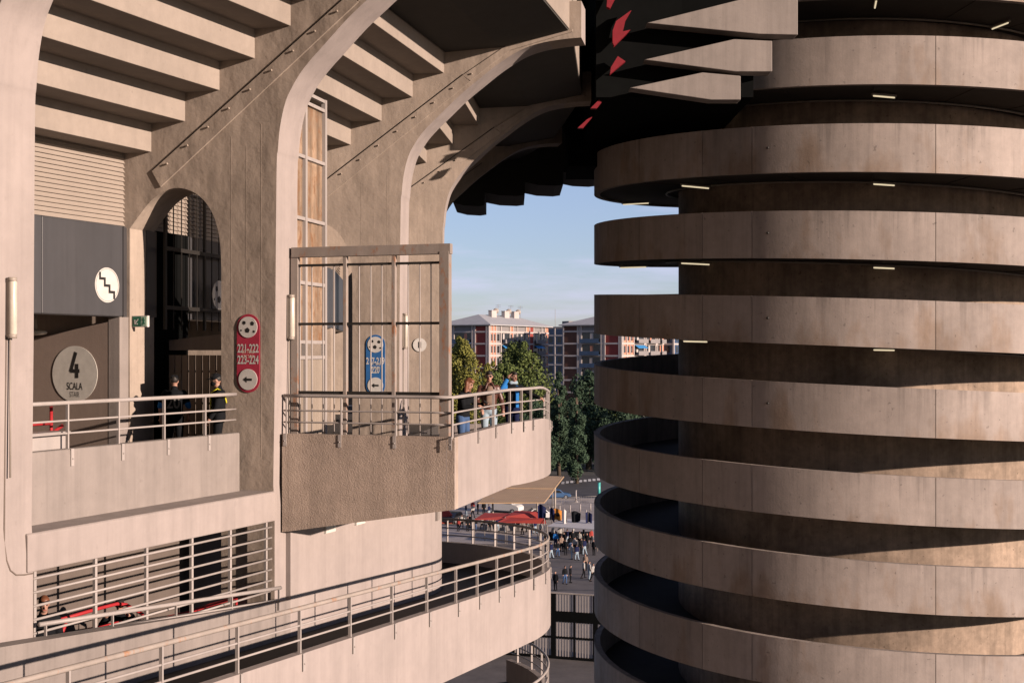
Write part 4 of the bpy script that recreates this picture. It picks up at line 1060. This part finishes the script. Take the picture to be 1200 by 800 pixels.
block('apartment_block', 'red panelled apartment block with grey hip roof left of the blue block', V((-5.8, 320, 0)), [(dl, 14, nl, [(.6, 'white'), (3.4, 'red'), (.9, 'white'), (5.5, 'balc'), (1, 'white'), (3, 'red')]),
      (dr, 33, nr_, [(.6, 'white'), (1.6, 'pink'), (1.6, 'pink'), (2.6, 'win'), (5, 'bal2'), (2, 'pink'), (2.4, 'win'), (5, 'bal2'), (2.2, 'pink'), (2.5, 'red'), (5, 'bal2'), (2, 'win'), (2.5, 'pink')])], 28.6, 'hip')
block('apartment_block', 'dark blue glazed apartment block between two red ones', V((19.5, 392, 0)), [(dl, 10, nl, [(1.2, 'white'), (3, 'blue'), (3, 'blue'), (3, 'blue')]), (dr, 16, nr_, [(4, 'blue'), (4, 'bal2'), (4, 'blue')])], 29.2, 'flat')
block('apartment_block', 'brown and red panelled apartment block partly behind the ramp tower', V((26.5, 310, 0)), [(dl, 15.5, nl, [(.5, 'white'), (3.6, 'red'), (.9, 'white'), (5.0, 'balc'), (.9, 'white'), (3.6, 'brown')]),
      (dr, 30, nr_, [(.6, 'white'), (1.7, 'pink'), (1.7, 'pink'), (1.7, 'pink'), (5, 'bal2'), (1, 'white'), (5, 'bal2'), (1, 'white'), (2.5, 'bal2'), (3, 'pink')])], 28.4, 'hip')
block('apartment_block', 'blue panelled block seen between the ramp bands at far right', V((42.0, 333, 0)), [(dl, 9, nl, [(3, 'blue'), (3, 'blue'), (3, 'blue')]), (dr, 14, nr_, [(4, 'blue'), (4, 'blue'), (4, 'blue')])], 27.5, 'flat')

# ------------------------------------------------------------------ trees
def make_tree(name, mat, H, W, crown_lo, kind, nleaf, leaf):
    root = thing(name, None, 'tree', (0, 0, 0)); rnd = random.Random(int(H * 7 + W * 13) + nleaf)
    mb = MB(); mb.tube([(0, 0, 0), (.1, 0, H * .3), (0, .1, H * .6), (.05, 0, H * .92)], W * .055, 9, W * .01)
    lobes = []
    nL_ = 26
    for k in range(nL_):
        t = (k + .5) / nL_; z = crown_lo + (H - crown_lo) * t
        if kind == 'cone': w = W * .5 * (1 - t) ** .7 * .8 + .25
        elif kind == 'poplar': w = W * .5 * math.sin(math.pi * min(1, .12 + t * .85)) ** .8
        else: w = W * .5 * math.sin(math.pi * min(1, .16 + t * .82)) ** .6
        a = rnd.uniform(0, 2 * math.pi); r = w * rnd.uniform(.25, .8)
        lobes.append((V((r * math.cos(a), r * math.sin(a), z)), max(.5, w * rnd.uniform(.35, .6))))
        if k % 2 == 0: mb.tube([(0, 0, z * .72), (r * .6 * math.cos(a), r * .6 * math.sin(a), z * .9), tuple(lobes[-1][0])], W * .018, 5, W * .006)
    mb.build('trunk', BARK, root)
    lv = MB(); vs = []; fs = []
    for q in range(nleaf):
        c, r = rnd.choice(lobes)
        d = V((rnd.gauss(0, 1), rnd.gauss(0, 1), rnd.gauss(0, 1))).normalized()
        p = c + V((d.x * r, d.y * r, d.z * r * 1.15)) * rnd.uniform(.35, 1.08) ** .6
        n = (d + V((rnd.gauss(0, .7), rnd.gauss(0, .7), rnd.gauss(0, .7)))).normalized()
        t = n.cross(V((rnd.gauss(0, 1), rnd.gauss(0, 1), rnd.gauss(0, 1)))).normalized(); b = n.cross(t)
        s = leaf * rnd.uniform(.6, 1.4); o = len(vs)
        vs += [p - t * s * .5, p + b * s * .32, p + t * s * .5, p - b * s * .32]; fs.append((o, o + 1, o + 2, o + 3))
    lv.v = vs; lv.f = fs; lv.sm = [False] * len(fs)
    lv.build('crown', mat, root, recalc=False)
    return root
protos = dict(
    y=make_tree('broadleaf_tree', LEAF_A, 23, 11, 4, 'round', 12000, .5),
    g=make_tree('broadleaf_tree', LEAF_B, 22, 12, 4, 'round', 12000, .5),
    c=make_tree('cypress_tree', LEAF_C, 19, 7, 2, 'cone', 9000, .45),
    d=make_tree('broadleaf_tree', LEAF_C, 20, 13, 3, 'round', 12000, .55))
used = set()
def tree(kind, x, Y, top, label, wide=1.0):
    p0 = protos[kind]; H0 = dict(y=23, g=22, c=19, d=20)[kind]
    o = p0 if kind not in used else copy_tree(p0); used.add(kind)
    h = CZ + (HY - top) / F * Y
    s = h / H0
    o.location = ((x - HX) / F * Y, Y, 0); o.scale = (s * wide, s * wide, s); o.rotation_euler.z = random.uniform(0, 6.28)
    o['label'] = label; o['group'] = 'trees between stadium and apartments'
TREES = [('y', 543, 232, 396, 'yellow green tree beside the gate frame, before the red block', .8), ('y', 577, 255, 425, 'yellow green tree behind the man in the brown jacket', .75), ('g', 610, 238, 403, 'green leafy tree behind the man in the blue jacket', .95),
         ('g', 590, 215, 428, 'low green tree just behind the balcony railing', .8), ('c', 655, 228, 437, 'dark conical cypress in front of the blue block', 1.0), ('d', 641, 246, 460, 'dark green tree left of the cypress', .7), ('d', 690, 240, 438, 'dark leafy tree beside the ramp tower edge', .95),
         ('g', 712, 262, 428, 'green treetop below the brown block at the tower edge', .9), ('c', 676, 214, 452, 'second dark cypress, nearer the ramp tower', 1.0), ('d', 726, 232, 470, 'dark tree showing below a ramp band at left of tower', 1.0),
         ('d', 752, 236, 468, 'dark tree glimpsed between two ramp bands', 1.0), ('g', 776, 240, 472, 'green tree glimpsed farthest right between ramp bands', 1.0), ('d', 665, 260, 470, 'shaded tree behind the cypresses', 1.0), ('d', 560, 268, 440, 'dark tree between the yellow trees', .9), ('d', 628, 212, 470, 'low dark tree right of the balcony end', .8), ('y', 520, 244, 405, 'yellow tree hidden mostly behind the gate post', .8)]
for t in TREES: tree(*t)
mb = MB(); rnd = random.Random(5); vs = []; fs = []
for q in range(9000):
    x = rnd.uniform(-35, 50); y = rnd.uniform(236, 285); z = abs(rnd.gauss(0, 1.7)) * (1.0 + .5 * math.sin(x * .5))
    n = V((rnd.gauss(0, 1), rnd.gauss(0, 1), rnd.gauss(0, 1))).normalized(); t = n.orthogonal().normalized(); b = n.cross(t); s = rnd.uniform(.4, .9); p = V((x, y, z)); o = len(vs)
    vs += [p - t * s * .5, p + b * s * .3, p + t * s * .5, p - b * s * .3]; fs.append((o, o + 1, o + 2, o + 3))
mb.v = vs; mb.f = fs; mb.sm = [False] * len(fs); tag(mb.build('shrubbery', LEAF_C, None, recalc=False), 'dark undergrowth below the trees beyond the road', 'shrubs', None, 'stuff')
# ------------------------------------------------------------------ people
def remesh(mb, voxel, smooth=3):
    me = mb.mesh('tmp'); o = bpy.data.objects.new('tmp', me); COL.objects.link(o)
    r = o.modifiers.new('r', 'REMESH'); r.mode = 'VOXEL'; r.voxel_size = voxel
    s = o.modifiers.new('s', 'SMOOTH'); s.factor = .5; s.iterations = smooth
    dg = bpy.context.evaluated_depsgraph_get(); dg.update()
    out = bpy.data.meshes.new_from_object(o.evaluated_get(dg))
    bpy.data.objects.remove(o); bpy.data.meshes.remove(me)
    for p in out.polygons: p.use_smooth = True
    return out
def put(name, me, mat, parent):
    o = bpy.data.objects.new(name, me); COL.objects.link(o); me.materials.clear(); me.materials.append(mat); o.parent = parent; return o
def person(label, loc, rz, sc_=1.0, top=BLACK_CLOTH, legs=DENIM, shoes=BLACK_CLOTH, hair=HAIR_D, pose=None, vox=.013, long_hair=False, cap=False, sleeves=True, vest=None, detail=True, group=None, extras=None, lean=0., crouch=0.):
    """local frame: faces -Y; pose: {'L': (elbow, wrist), 'R': ..., 'yaw', 'pitch', 'stride'}"""
    pose = pose or {}
    root = thing('person', label, 'person', loc, group, rz); BASE[root.name] = V((0, 0, 0))
    root.scale = (sc_,) * 3
    dz = -crouch
    hip = V((0, 0, .93 + dz)); chest = V((0, -lean * .30, 1.28 + dz)); nb2 = V((0, -lean * .46, 1.47 + dz - abs(lean) * .08))
    yaw, pitch = pose.get('yaw', 0), pose.get('pitch', 0)
    q = Matrix.Rotation(yaw, 3, 'Z') @ Matrix.Rotation(pitch, 3, 'X')
    hc = nb2 + V((0, -.015, .05)) + q @ V((0, -.015, .12))
    def torso(mb, g):
        secs = []
        for t, rx, ry in ((0, .155, .112), (.25, .15, .105), (.5, .155, .11), (.75, .185, .118), (.92, .185, .105), (1.0, .11, .08)):
            c = hip.lerp(chest, t / .6) if t < .6 else chest.lerp(nb2, (t - .6) / .4)
            secs.append([c + V(((rx + g) * math.cos(a), (ry + g) * math.sin(a), -.02)) for a in [2 * math.pi * k / 16 for k in range(16)]])
        mb.sweep(secs)
    sh = {s: nb2 + V((s * .185, .005, -.075)) for s in (-1, 1)}
    arm = {}
    for s, key in ((-1, 'R'), (1, 'L')):
        e, w = pose.get(key, ((s * .06, .03, -.28), (s * .05, -.04, -.52)))
        arm[s] = (sh[s], sh[s] + V(e), sh[s] + V(w))
    st = pose.get('stride', 0.)
    leg = {}
    for s in (-1, 1):
        y = s * st
        kn = V((s * .10, -.03 - y * .5 - crouch * .5, .50 - crouch * .35)); an = V((s * .105, .03 - y + abs(y) * .2, .085))
        leg[s] = (hip + V((s * .092, 0, -.02)), kn, an)
    def arms(mb, g, end=1.0):
        for s in (-1, 1):
            a, b, c = arm[s]; mb.capsule(a, b, .052 + g, .042 + g); mb.capsule(b, b.lerp(c, end), .041 + g, .030 + g)
    def legs_(mb, g):
        for s in (-1, 1):
            a, b, c = leg[s]; mb.capsule(a, b, .088 + g, .058 + g); mb.capsule(b, c, .056 + g, .040 + g * 1.3)
    mb = MB(); torso(mb, 0); arms(mb, 0); legs_(mb, 0)
    mb.capsule(nb2 + V((0, 0, -.03)), hc - q @ V((0, 0, .03)), .058, .055)
    mb.ellipsoid(hc + q @ V((0, .01, .015)), (.074, .094, .108), q, 14, 10); mb.ellipsoid(hc + q @ V((0, -.03, -.06)), (.052, .060, .055), q)
    mb.capsule(hc + q @ V((0, -.085, .012)), hc + q @ V((0, -.108, -.028)), .010, .015)
    for s in (-1, 1):
        mb.ellipsoid(hc + q @ V((s * .078, .01, -.005)), (.012, .022, .032), q)
        # hand: palm, four fingers, thumb
        a, b, c = arm[s]; d = (c - b).normalized(); side = d.cross(V((0, 0, 1))) if abs(d.z) < .9 else d.cross(V((0, 1, 0)))
        side.normalize(); pal = side.cross(d).normalized()
        hold = pose.get('curl', .35)
        mb.capsule(c, c + d * .055, .030, .036)
        if detail:
            for k in range(4):
                r0 = c + d * .075 + side * (.027 - .018 * k); ln = (.036, .042, .040, .030)[k]
                m1_ = r0 + d * ln - pal * ln * hold; m2_ = m1_ + d * ln * (1 - hold) - pal * ln * hold * 1.3
                mb.capsule(r0 - d * .02, m1_, .0105, .0095, 6); mb.capsule(m1_, m2_, .0095, .0085, 6)
            t0 = c + d * .03 + side * .03; mb.capsule(t0, t0 + side * .025 + d * .03 - pal * .02, .013, .010, 6)
        else: mb.capsule(c + d * .05, c + d * .13, .03, .02)
        an = leg[s][2]; mb.capsule(an + V((0, .03, -.035)), an + V((0, -.15, -.045)), .042, .034)
    put('body', remesh(mb, vox, 2), SKIN, root)
    mb = MB(); torso(mb, .024); arms(mb, .018, .93 if sleeves else -.0) if sleeves else [mb.capsule(arm[s][0], arm[s][0].lerp(arm[s][1], .75), .07, .064) for s in (-1, 1)]
    mb.capsule(nb2 + V((0, .0, -.02)), nb2 + V((0, 0, .02)), .078, .07)
    put('top', remesh(mb, vox * 1.15, 3), top, root)
    mb = MB(); legs_(mb, .017); mb.ellipsoid(hip + V((0, 0, -.03)), (.178, .134, .12)); put('trousers', remesh(mb, vox * 1.15, 3), legs, root)
    for s in (-1, 1):
        an = leg[s][2]; mb = MB(); mb.capsule(an + V((0, .03, -.035)), an + V((0, -.16, -.045)), .05, .042); mb.box(an + V((0, -.06, -.075)), (.085, .28, .02)); put('shoe', mb.mesh('shoe'), shoes, root)
    mb = MB()
    if hair:
        mb.ellipsoid(hc + q @ V((0, .025, .035)), (.084, .094, .100), q); mb.ellipsoid(hc + q @ V((0, -.02, .085)), (.07, .08, .045), q)
        if long_hair:
            for s in (-1, 0, 1): mb.capsule(hc + q @ V((s * .065, .035 + .03 * (s == 0), .02)), hc + V((s * .085, .04 + .05 * (s == 0), -.25)), .045, .03)
        put('hair', remesh(mb, vox, 1), hair, root)
    if cap:
        mb = MB(); mb.ellipsoid(hc + q @ V((0, .012, .055)), (.088, .105, .085), q); mb.ellipsoid(hc + q @ V((0, -.11, .055)), (.07, .075, .012), q); put('cap', mb.mesh('cap'), BLACK_CLOTH, root)
    if detail:
        for s in (-1, 1):
            mb = MB(); mb.ellipsoid(hc + q @ V((s * .031, -.080, .018)), (.013, .010, .009), q); put('eye', mb.mesh('eye'), BLACK_INK, root)
            mb = MB(); mb.capsule(hc + q @ V((s * .018, -.088, .04)), hc + q @ V((s * .046, -.078, .04)), .006, .005, 6); put('eyebrow', mb.mesh('eyebrow'), hair or HAIR_D, root)
        mb = MB(); mb.capsule(hc + q @ V((-.022, -.086, -.058)), hc + q @ V((.022, -.086, -.058)), .006, .006, 6); put('mouth', mb.mesh('mouth'), BRICK_RED, root)
    if extras: extras(root, dict(hip=hip, chest=chest, neck=nb2, head=hc, q=q, arm=arm, leg=leg))
    return root
FLZ = CZ - 2.15
# woman looking down at her phone
def ex_w(root, j):
    a, b, c = j['arm'][1]
    mb = MB(); mb.frame_box(c + V((-.03, -.08, .03)), (.035, 0, 0), (0, .06, .045), V((0, -.004, .005))); put('phone', mb.mesh('phone'), BLACK_INK, root)
person('woman-like figure' if False else 'person with long auburn hair in black top looking down at phone', (-.99, 25.75, FLZ - .02), rad(62), .945, BLACK_CLOTH, DENIM, hair=HAIR_R, long_hair=True,
       pose=dict(yaw=.1, pitch=.45, L=((.05, -.12, -.25), (-.02, -.36, -.20)), R=((-.06, -.10, -.26), (.10, -.34, -.24))), extras=ex_w, lean=.15)
# man in brown jacket
def ex_m(root, j):
    q, hc = j['q'], j['head']
    mb = MB()
    for s in (-1, 1): mb.ellipsoid(hc + q @ V((s * .033, -.092, .016)), (.026, .010, .019), q)
    mb.capsule(hc + q @ V((-.075, -.06, .02)), hc + q @ V((.075, -.06, .02)), .004, .004, 6)
    put('sunglasses', mb.mesh('sunglasses'), BLACK_INK, root)
    mb = MB(); secs = []
    for z, rx, ry in ((.98, .10, .150), (1.15, .09, .145), (1.32, .085, .150), (1.43, .05, .135)):
        secs.append([V((rx * math.cos(a), -ry * .95 + .03 * math.sin(a), z)) for a in [2 * math.pi * k / 12 for k in range(12)]])
    mb.sweep(secs, True, True); put('shirt_front', mb.mesh('shirt_front'), TAUPE, root)
    for s in (-1, 1):
        mb = MB(); mb.capsule((s * .05, -.095, 1.50), (s * .10, -.135, 1.38), .022, .018, 8); put('collar', mb.mesh('collar'), LEATHER, root)
person('person in brown leather jacket and sunglasses standing at the balcony railing', (-.50, 27.7, FLZ), rad(12), .985, LEATHER, PALE_DENIM,
       pose=dict(yaw=-.15, pitch=.12, L=((.09, -.02, -.27), (.10, -.16, -.50)), R=((-.09, -.02, -.27), (-.02, -.20, -.46))), extras=ex_m)
# third man, hand at his brow, other arm over the rail
def ex_t(root, j):
    mb = MB(); secs = []
    for z, w_ in ((.90, .045), (1.10, .05), (1.28, .05), (1.42, .03)):
        x0 = .055; secs.append([V((x0 - w_, -.138 + .02 * (z > 1.4), z)), V((x0 + w_, -.128 + .02 * (z > 1.4), z)), V((x0 + w_, -.09, z)), V((x0 - w_, -.09, z))])
    mb.sweep(secs); put('blue_front', mb.mesh('blue_front'), BLUE_CLOTH, root).location = (0, -.045, 0)
    mb = MB(); mb.capsule((-.07, -.08, 1.49), (.07, -.08, 1.49), .048, .048); put('pale_collar', mb.mesh('pale_collar'), PALE_DENIM, root)
    a, b, c = j['arm'][-1]
    mb = MB(); mb.capsule(a, b, .077, .067); mb.capsule(b, b.lerp(c, .85), .066, .054); put('blue_sleeve', remesh(mb, .016, 2), BLUE_CLOTH, root)
person('person with bright blue sleeve shading eyes with one hand at the balcony', (.0, 29.55, FLZ), rad(25), .965, BLACK_CLOTH, NAVY,
       pose=dict(yaw=.25, pitch=.1, R=((-.20, -.16, -.08), (-.02, -.17, .22)), L=((.22, -.14, -.18), (.36, -.36, -.26)), curl=.5), extras=ex_t, lean=.1)
# two figures behind the first parapet
def ex_20(root, j):
    o = V((0, .150, 1.20)); ex, ez = V((-1, 0, 0)), V((0, 1, 0)); BASE[root.name] = V((0, 0, 0))
    text_mesh('20', 'shirt_number', GREY_CLOTH, root, o, ex, V((0, 0, 1)), ez, .24, .8, .004, weight=.015)
    text_mesh('BLACK', 'shirt_lettering', GREY_CLOTH, root, o + V((0, -.008, .19)), ex, V((0, 0, 1)), ez, .045, .8, .004) if False else None
    for s in (-1, 1):
        a, b, c = j['arm'][s]
        mb = MB(); mb.capsule(a.lerp(b, .72), b, .066, .058); put('blue_cuff', remesh(mb, .016, 2), BLUE_CLOTH, root)
    mb = MB(); mb.ellipsoid(j['head'] + V((0, .01, .045)), (.088, .106, .085)); mb.box(j['head'] + V((0, .01, .085)), (.13, .16, .08)); put('beanie', remesh(mb, .014, 4), BLACK_CLOTH, root)
person('person in black football shirt numbered 20 seen from behind', (-6.62, 25.1, FLZ), rad(186), .96, BLACK_CLOTH, BLACK_CLOTH, sleeves=False, pose=dict(L=((.10, .0, -.27), (.09, -.02, -.50)), R=((-.10, .0, -.27), (-.09, -.05, -.50))), extras=ex_20)
def ex_g(root, j):
    mb = MB(); q, hc = j['q'], j['head']; mb.ellipsoid(hc + q @ V((0, -.04, -.05)), (.066, .072, .055), q); put('face_mask', mb.mesh('face_mask'), BLACK_CLOTH, root)
    for x in (-.10, .10):
        mb = MB(); mb.tube([(x, -.148, 1.02), (x, -.152, 1.25), (x * .95, -.135, 1.40), (x * .9, -.02, 1.478), (x * .95, .10, 1.40), (x, .148, 1.2)], .013, 6); put('reflective_strap', mb.mesh('strap'), HIVIS, root)
person('steward in black cap and mask with yellow reflective straps', (-5.55, 24.22, FLZ), rad(-78), .985, BLACK_CLOTH, BLACK_CLOTH, cap=True, pose=dict(yaw=0, pitch=.22, L=((.08, -.04, -.27), (.08, -.16, -.48)), R=((-.08, -.04, -.27), (-.06, -.2, -.46))), extras=ex_g)
# two figures on the lower storey
p = lp(50, 700, -.55)
person('person in black with ruddy face behind the grille at lower left', (p.x, p.y, CZ - 5.4), rad(28), .99, BLACK_CLOTH, BLACK_CLOTH, hair=HAIR_R, pose=dict(pitch=.25), lean=.2)
p = lp(137, 722, -.95)
person('person with pale patch on sleeve stooping behind the red barrier', (p.x, p.y + .3, CZ - 5.4), rad(10), .92, BLACK_CLOTH, BLACK_CLOTH, pose=dict(pitch=.5, L=((.12, -.2, -.1), (.02, -.34, .06)), R=((-.12, -.2, -.1), (-.02, -.34, .06))), lean=.7, crouch=.30)
# small figures far below: a handful of kinds, copied with their parts
kinds = {}
PALE_CLOTH = plain('pale_cloth', (.34, .33, .31), .9, spec=.06)
def far_kind(key, **kw):
    o = person(None, (0, 0, 0), 0, vox=.035, detail=False, **kw); o['category'] = 'person'; kinds[key] = [o, False]
far_kind('black', top=BLACK_CLOTH, legs=BLACK_CLOTH, pose=dict(stride=.0))
far_kind('blackjeans', top=BLACK_CLOTH, legs=DENIM, pose=dict(stride=.16))
far_kind('white', top=PALE_CLOTH, legs=BLACK_CLOTH, pose=dict(stride=.2))
far_kind('whitejeans', top=PALE_CLOTH, legs=PALE_DENIM, pose=dict(stride=.05))
far_kind('blue', top=BLUE_CLOTH, legs=NAVY, pose=dict(stride=.1))
far_kind('orange', top=TAUPE, legs=BLACK_CLOTH, pose=dict(stride=.12))
far_kind('red', top=AWN_RED, legs=BLACK_CLOTH, pose=dict(stride=.0))
far_kind('navy', top=NAVY, legs=PALE_DENIM, pose=dict(stride=.18))
FAR = [('black', 651, 691.5, 'person in black alone nearest the fence'), ('blackjeans', 662, 684, 'person in dark top and jeans, left of a pair on the plaza'), ('black', 668.5, 682.5, 'person in black, right of a pair on the plaza'),
       ('white', 684, 677, 'person in white top striding beside someone in tan'), ('orange', 686, 668, 'person in tan top behind the one in white'), ('white', 695, 681, 'person in white top beside the ramp tower edge'), ('whitejeans', 690.5, 679, 'person in white top and pale jeans near the tower'),
       ('blue', 651, 641, 'person in blue top at left of the plaza crowd'), ('orange', 658, 646, 'person in tan top in the plaza crowd'), ('black', 663, 650, 'person in black standing behind the tan top'), ('whitejeans', 670, 655, 'person with white top and pale jeans facing the stall'), ('navy', 676, 656, 'person in navy top and pale jeans at front of crowd'),
       ('blackjeans', 653.5, 652, 'person in black top and jeans at crowd front left'), ('black', 681, 648, 'person in black at right of the crowd'), ('white', 679, 640, 'person in white at back of the crowd near tower'), ('black', 671, 640, 'person in black at back of crowd centre'), ('navy', 665, 637, 'person in navy at the back of the crowd'), ('black', 688, 642, 'person in black beside the tower edge in shade'), ('red', 693, 637, 'person in red top farthest right of crowd'),
       ('black', 548, 622, 'person in black under the left end of the awning'), ('red', 537, 622, 'person in red near the red tarpaulin'), ('blackjeans', 557, 622, 'person in dark top and jeans under the awning'), ('white', 565, 621, 'person in white under the red awning'), ('black', 574, 623, 'person in black behind the ramp railing'), ('navy', 583, 622, 'person in navy under the awning centre'), ('whitejeans', 592, 624, 'person in white and pale jeans behind the ramp railing'),
       ('black', 602, 625, 'person in black under the right half of the awning'), ('orange', 612, 626, 'person in tan near the awning end'), ('blackjeans', 622, 627, 'person in black and jeans by the last awning pole'), ('red', 554, 601, 'person in red cap area left of the white van'), ('black', 560, 602, 'person in black left of the white van'), ('black', 567, 603, 'person in black at the rear of the van'),
       ('black', 640, 640, 'person in black just right of the ramp railing'), ('navy', 646, 654, 'person in navy walking by the ramp edge')]
tops_ = dict(black='black', blackjeans='black top and jeans', white='white top', whitejeans='white top and pale jeans', blue='blue top', orange='tan top', red='red top', navy='navy top and pale jeans')
rr_ = random.Random(3)
for x, y, wh in [(641, 648, 'at the left fringe of the plaza crowd'), (648, 633, 'in the shade left of the pale stall'), (656, 634, 'before the pale stall counter, leftmost'), (661, 642, 'in the thick of the crowd, left'), (668, 645, 'in the thick of the crowd, middle'), (674, 647, 'in the thick of the crowd, right'), (685, 650, 'at the right fringe of the crowd'), (684, 634, 'before the pale stall counter, rightmost'), (672, 633, 'before the pale stall counter, middle'), (696, 650, 'half hidden by the tower edge'),
    (541, 619, 'behind the drum by the dark car'), (551, 618, 'left under the awning, at the back'), (569, 619, 'under the awning left of its middle'), (578, 619, 'under the awning at its middle'), (587, 620, 'under the awning right of its middle'), (597, 620, 'in the awning shade near its right third'), (607, 622, 'behind the ramp posts near the awning end'), (617, 623, 'at the awning end, rear'), (627, 625, 'just past the awning end'), (634, 628, 'between awning and pale stall'), (554, 606, 'in the group left of the van, front'), (546, 605, 'in the group left of the van, far left'), (573, 606, 'in the group left of the van, right')]:
    k_ = rr_.choice(['black', 'black', 'blackjeans', 'navy', 'white', 'black'])
    FAR.append((k_, x, y, 'person in ' + tops_[k_] + ' ' + wh))
for key, x, y, lab_ in FAR:
    o = kinds[key][0]
    if kinds[key][1]: o = copy_tree(o)
    kinds[key][1] = True
    o.location = gpt(x, y); o.rotation_euler.z = random.uniform(0, 6.28); s = random.uniform(.95, 1.06); o.scale = (s, s, s)
    o['label'] = lab_.replace('red cap area', 'red top'); o['group'] = 'people on the plaza below'

# ------------------------------------------------------------------ camera, sun, sky
cam = bpy.data.cameras.new('camera'); co = bpy.data.objects.new('camera', cam); COL.objects.link(co)
co.location = (0, 0, CZ); co.rotation_euler = (rad(90), 0, 0)
cam.sensor_width = 36; cam.lens = 45.0; cam.shift_y = 12 / 1200; cam.clip_end = 5000; cam.clip_start = .1
sc.camera = co
EL = rad(SUN_EL)
sd = V((SUN_X, SUN_Y, 0)).normalized(); Sdir = V((sd.x * math.cos(EL), sd.y * math.cos(EL), math.sin(EL)))
sl = bpy.data.lights.new('sun', 'SUN'); sl.energy = SUN_E; sl.angle = rad(.5); sl.color = (1.0, .79, .66)
so = bpy.data.objects.new('sun', sl); COL.objects.link(so); so.location = (60, -40, 80)
so.rotation_euler = (-Sdir).to_track_quat('-Z', 'Y').to_euler()
w = bpy.data.worlds.new('World'); sc.world = w; w.use_nodes = True; nt = w.node_tree
bg = nt.nodes['Background']; bg.inputs['Strength'].default_value = SKY
sky = nt.nodes.new('ShaderNodeTexSky'); sky.sky_type = 'NISHITA'; sky.sun_disc = False
sky.sun_elevation = EL; sky.sun_rotation = math.atan2(sd.x, sd.y); sky.air_density = 1.0; sky.dust_density = .4; sky.ozone_density = 3.0
tc = nt.nodes.new('ShaderNodeTexCoord')
mp = nt.nodes.new('ShaderNodeMapping'); mp.inputs['Scale'].default_value = (2.0, 2.0, 14.0); mp.inputs['Rotation'].default_value = (.12, .1, 0)
ns = nt.nodes.new('ShaderNodeTexNoise'); ns.inputs['Scale'].default_value = 2.2; ns.inputs['Detail'].default_value = 7; ns.inputs['Roughness'].default_value = .6
nt.links.new(tc.outputs['Generated'], mp.inputs[0]); nt.links.new(mp.outputs[0], ns.inputs['Vector'])
mr = nt.nodes.new('ShaderNodeMapRange'); mr.inputs['From Min'].default_value = .52; mr.inputs['From Max'].default_value = .78; mr.inputs['To Min'].default_value = .24; mr.inputs['To Max'].default_value = .80
nt.links.new(ns.outputs['Fac'], mr.inputs[0])
mx = nt.nodes.new('ShaderNodeMix'); mx.data_type = 'RGBA'
nt.links.new(mr.outputs[0], mx.inputs[0]); nt.links.new(sky.outputs[0], mx.inputs[6]); mx.inputs[7].default_value = (CLOUD * .95, CLOUD * .92, CLOUD * 1.10, 1)
vm = nt.nodes.new('ShaderNodeVectorMath'); vm.operation = 'MULTIPLY'; vm.inputs[1].default_value = (.90, .90, 1.06)
nt.links.new(mx.outputs[2], vm.inputs[0]); nt.links.new(vm.outputs[0], bg.inputs['Color'])
sc.view_settings.view_transform = 'Standard'; sc.view_settings.look = 'None'; sc.view_settings.gamma = 1.0; sc.view_settings.use_curve_mapping = False
sc.view_settings.exposure = EXPO
sc.render.engine = 'CYCLES'; sc.cycles.max_bounces = 5; sc.cycles.diffuse_bounces = 2; sc.cycles.use_denoising = True
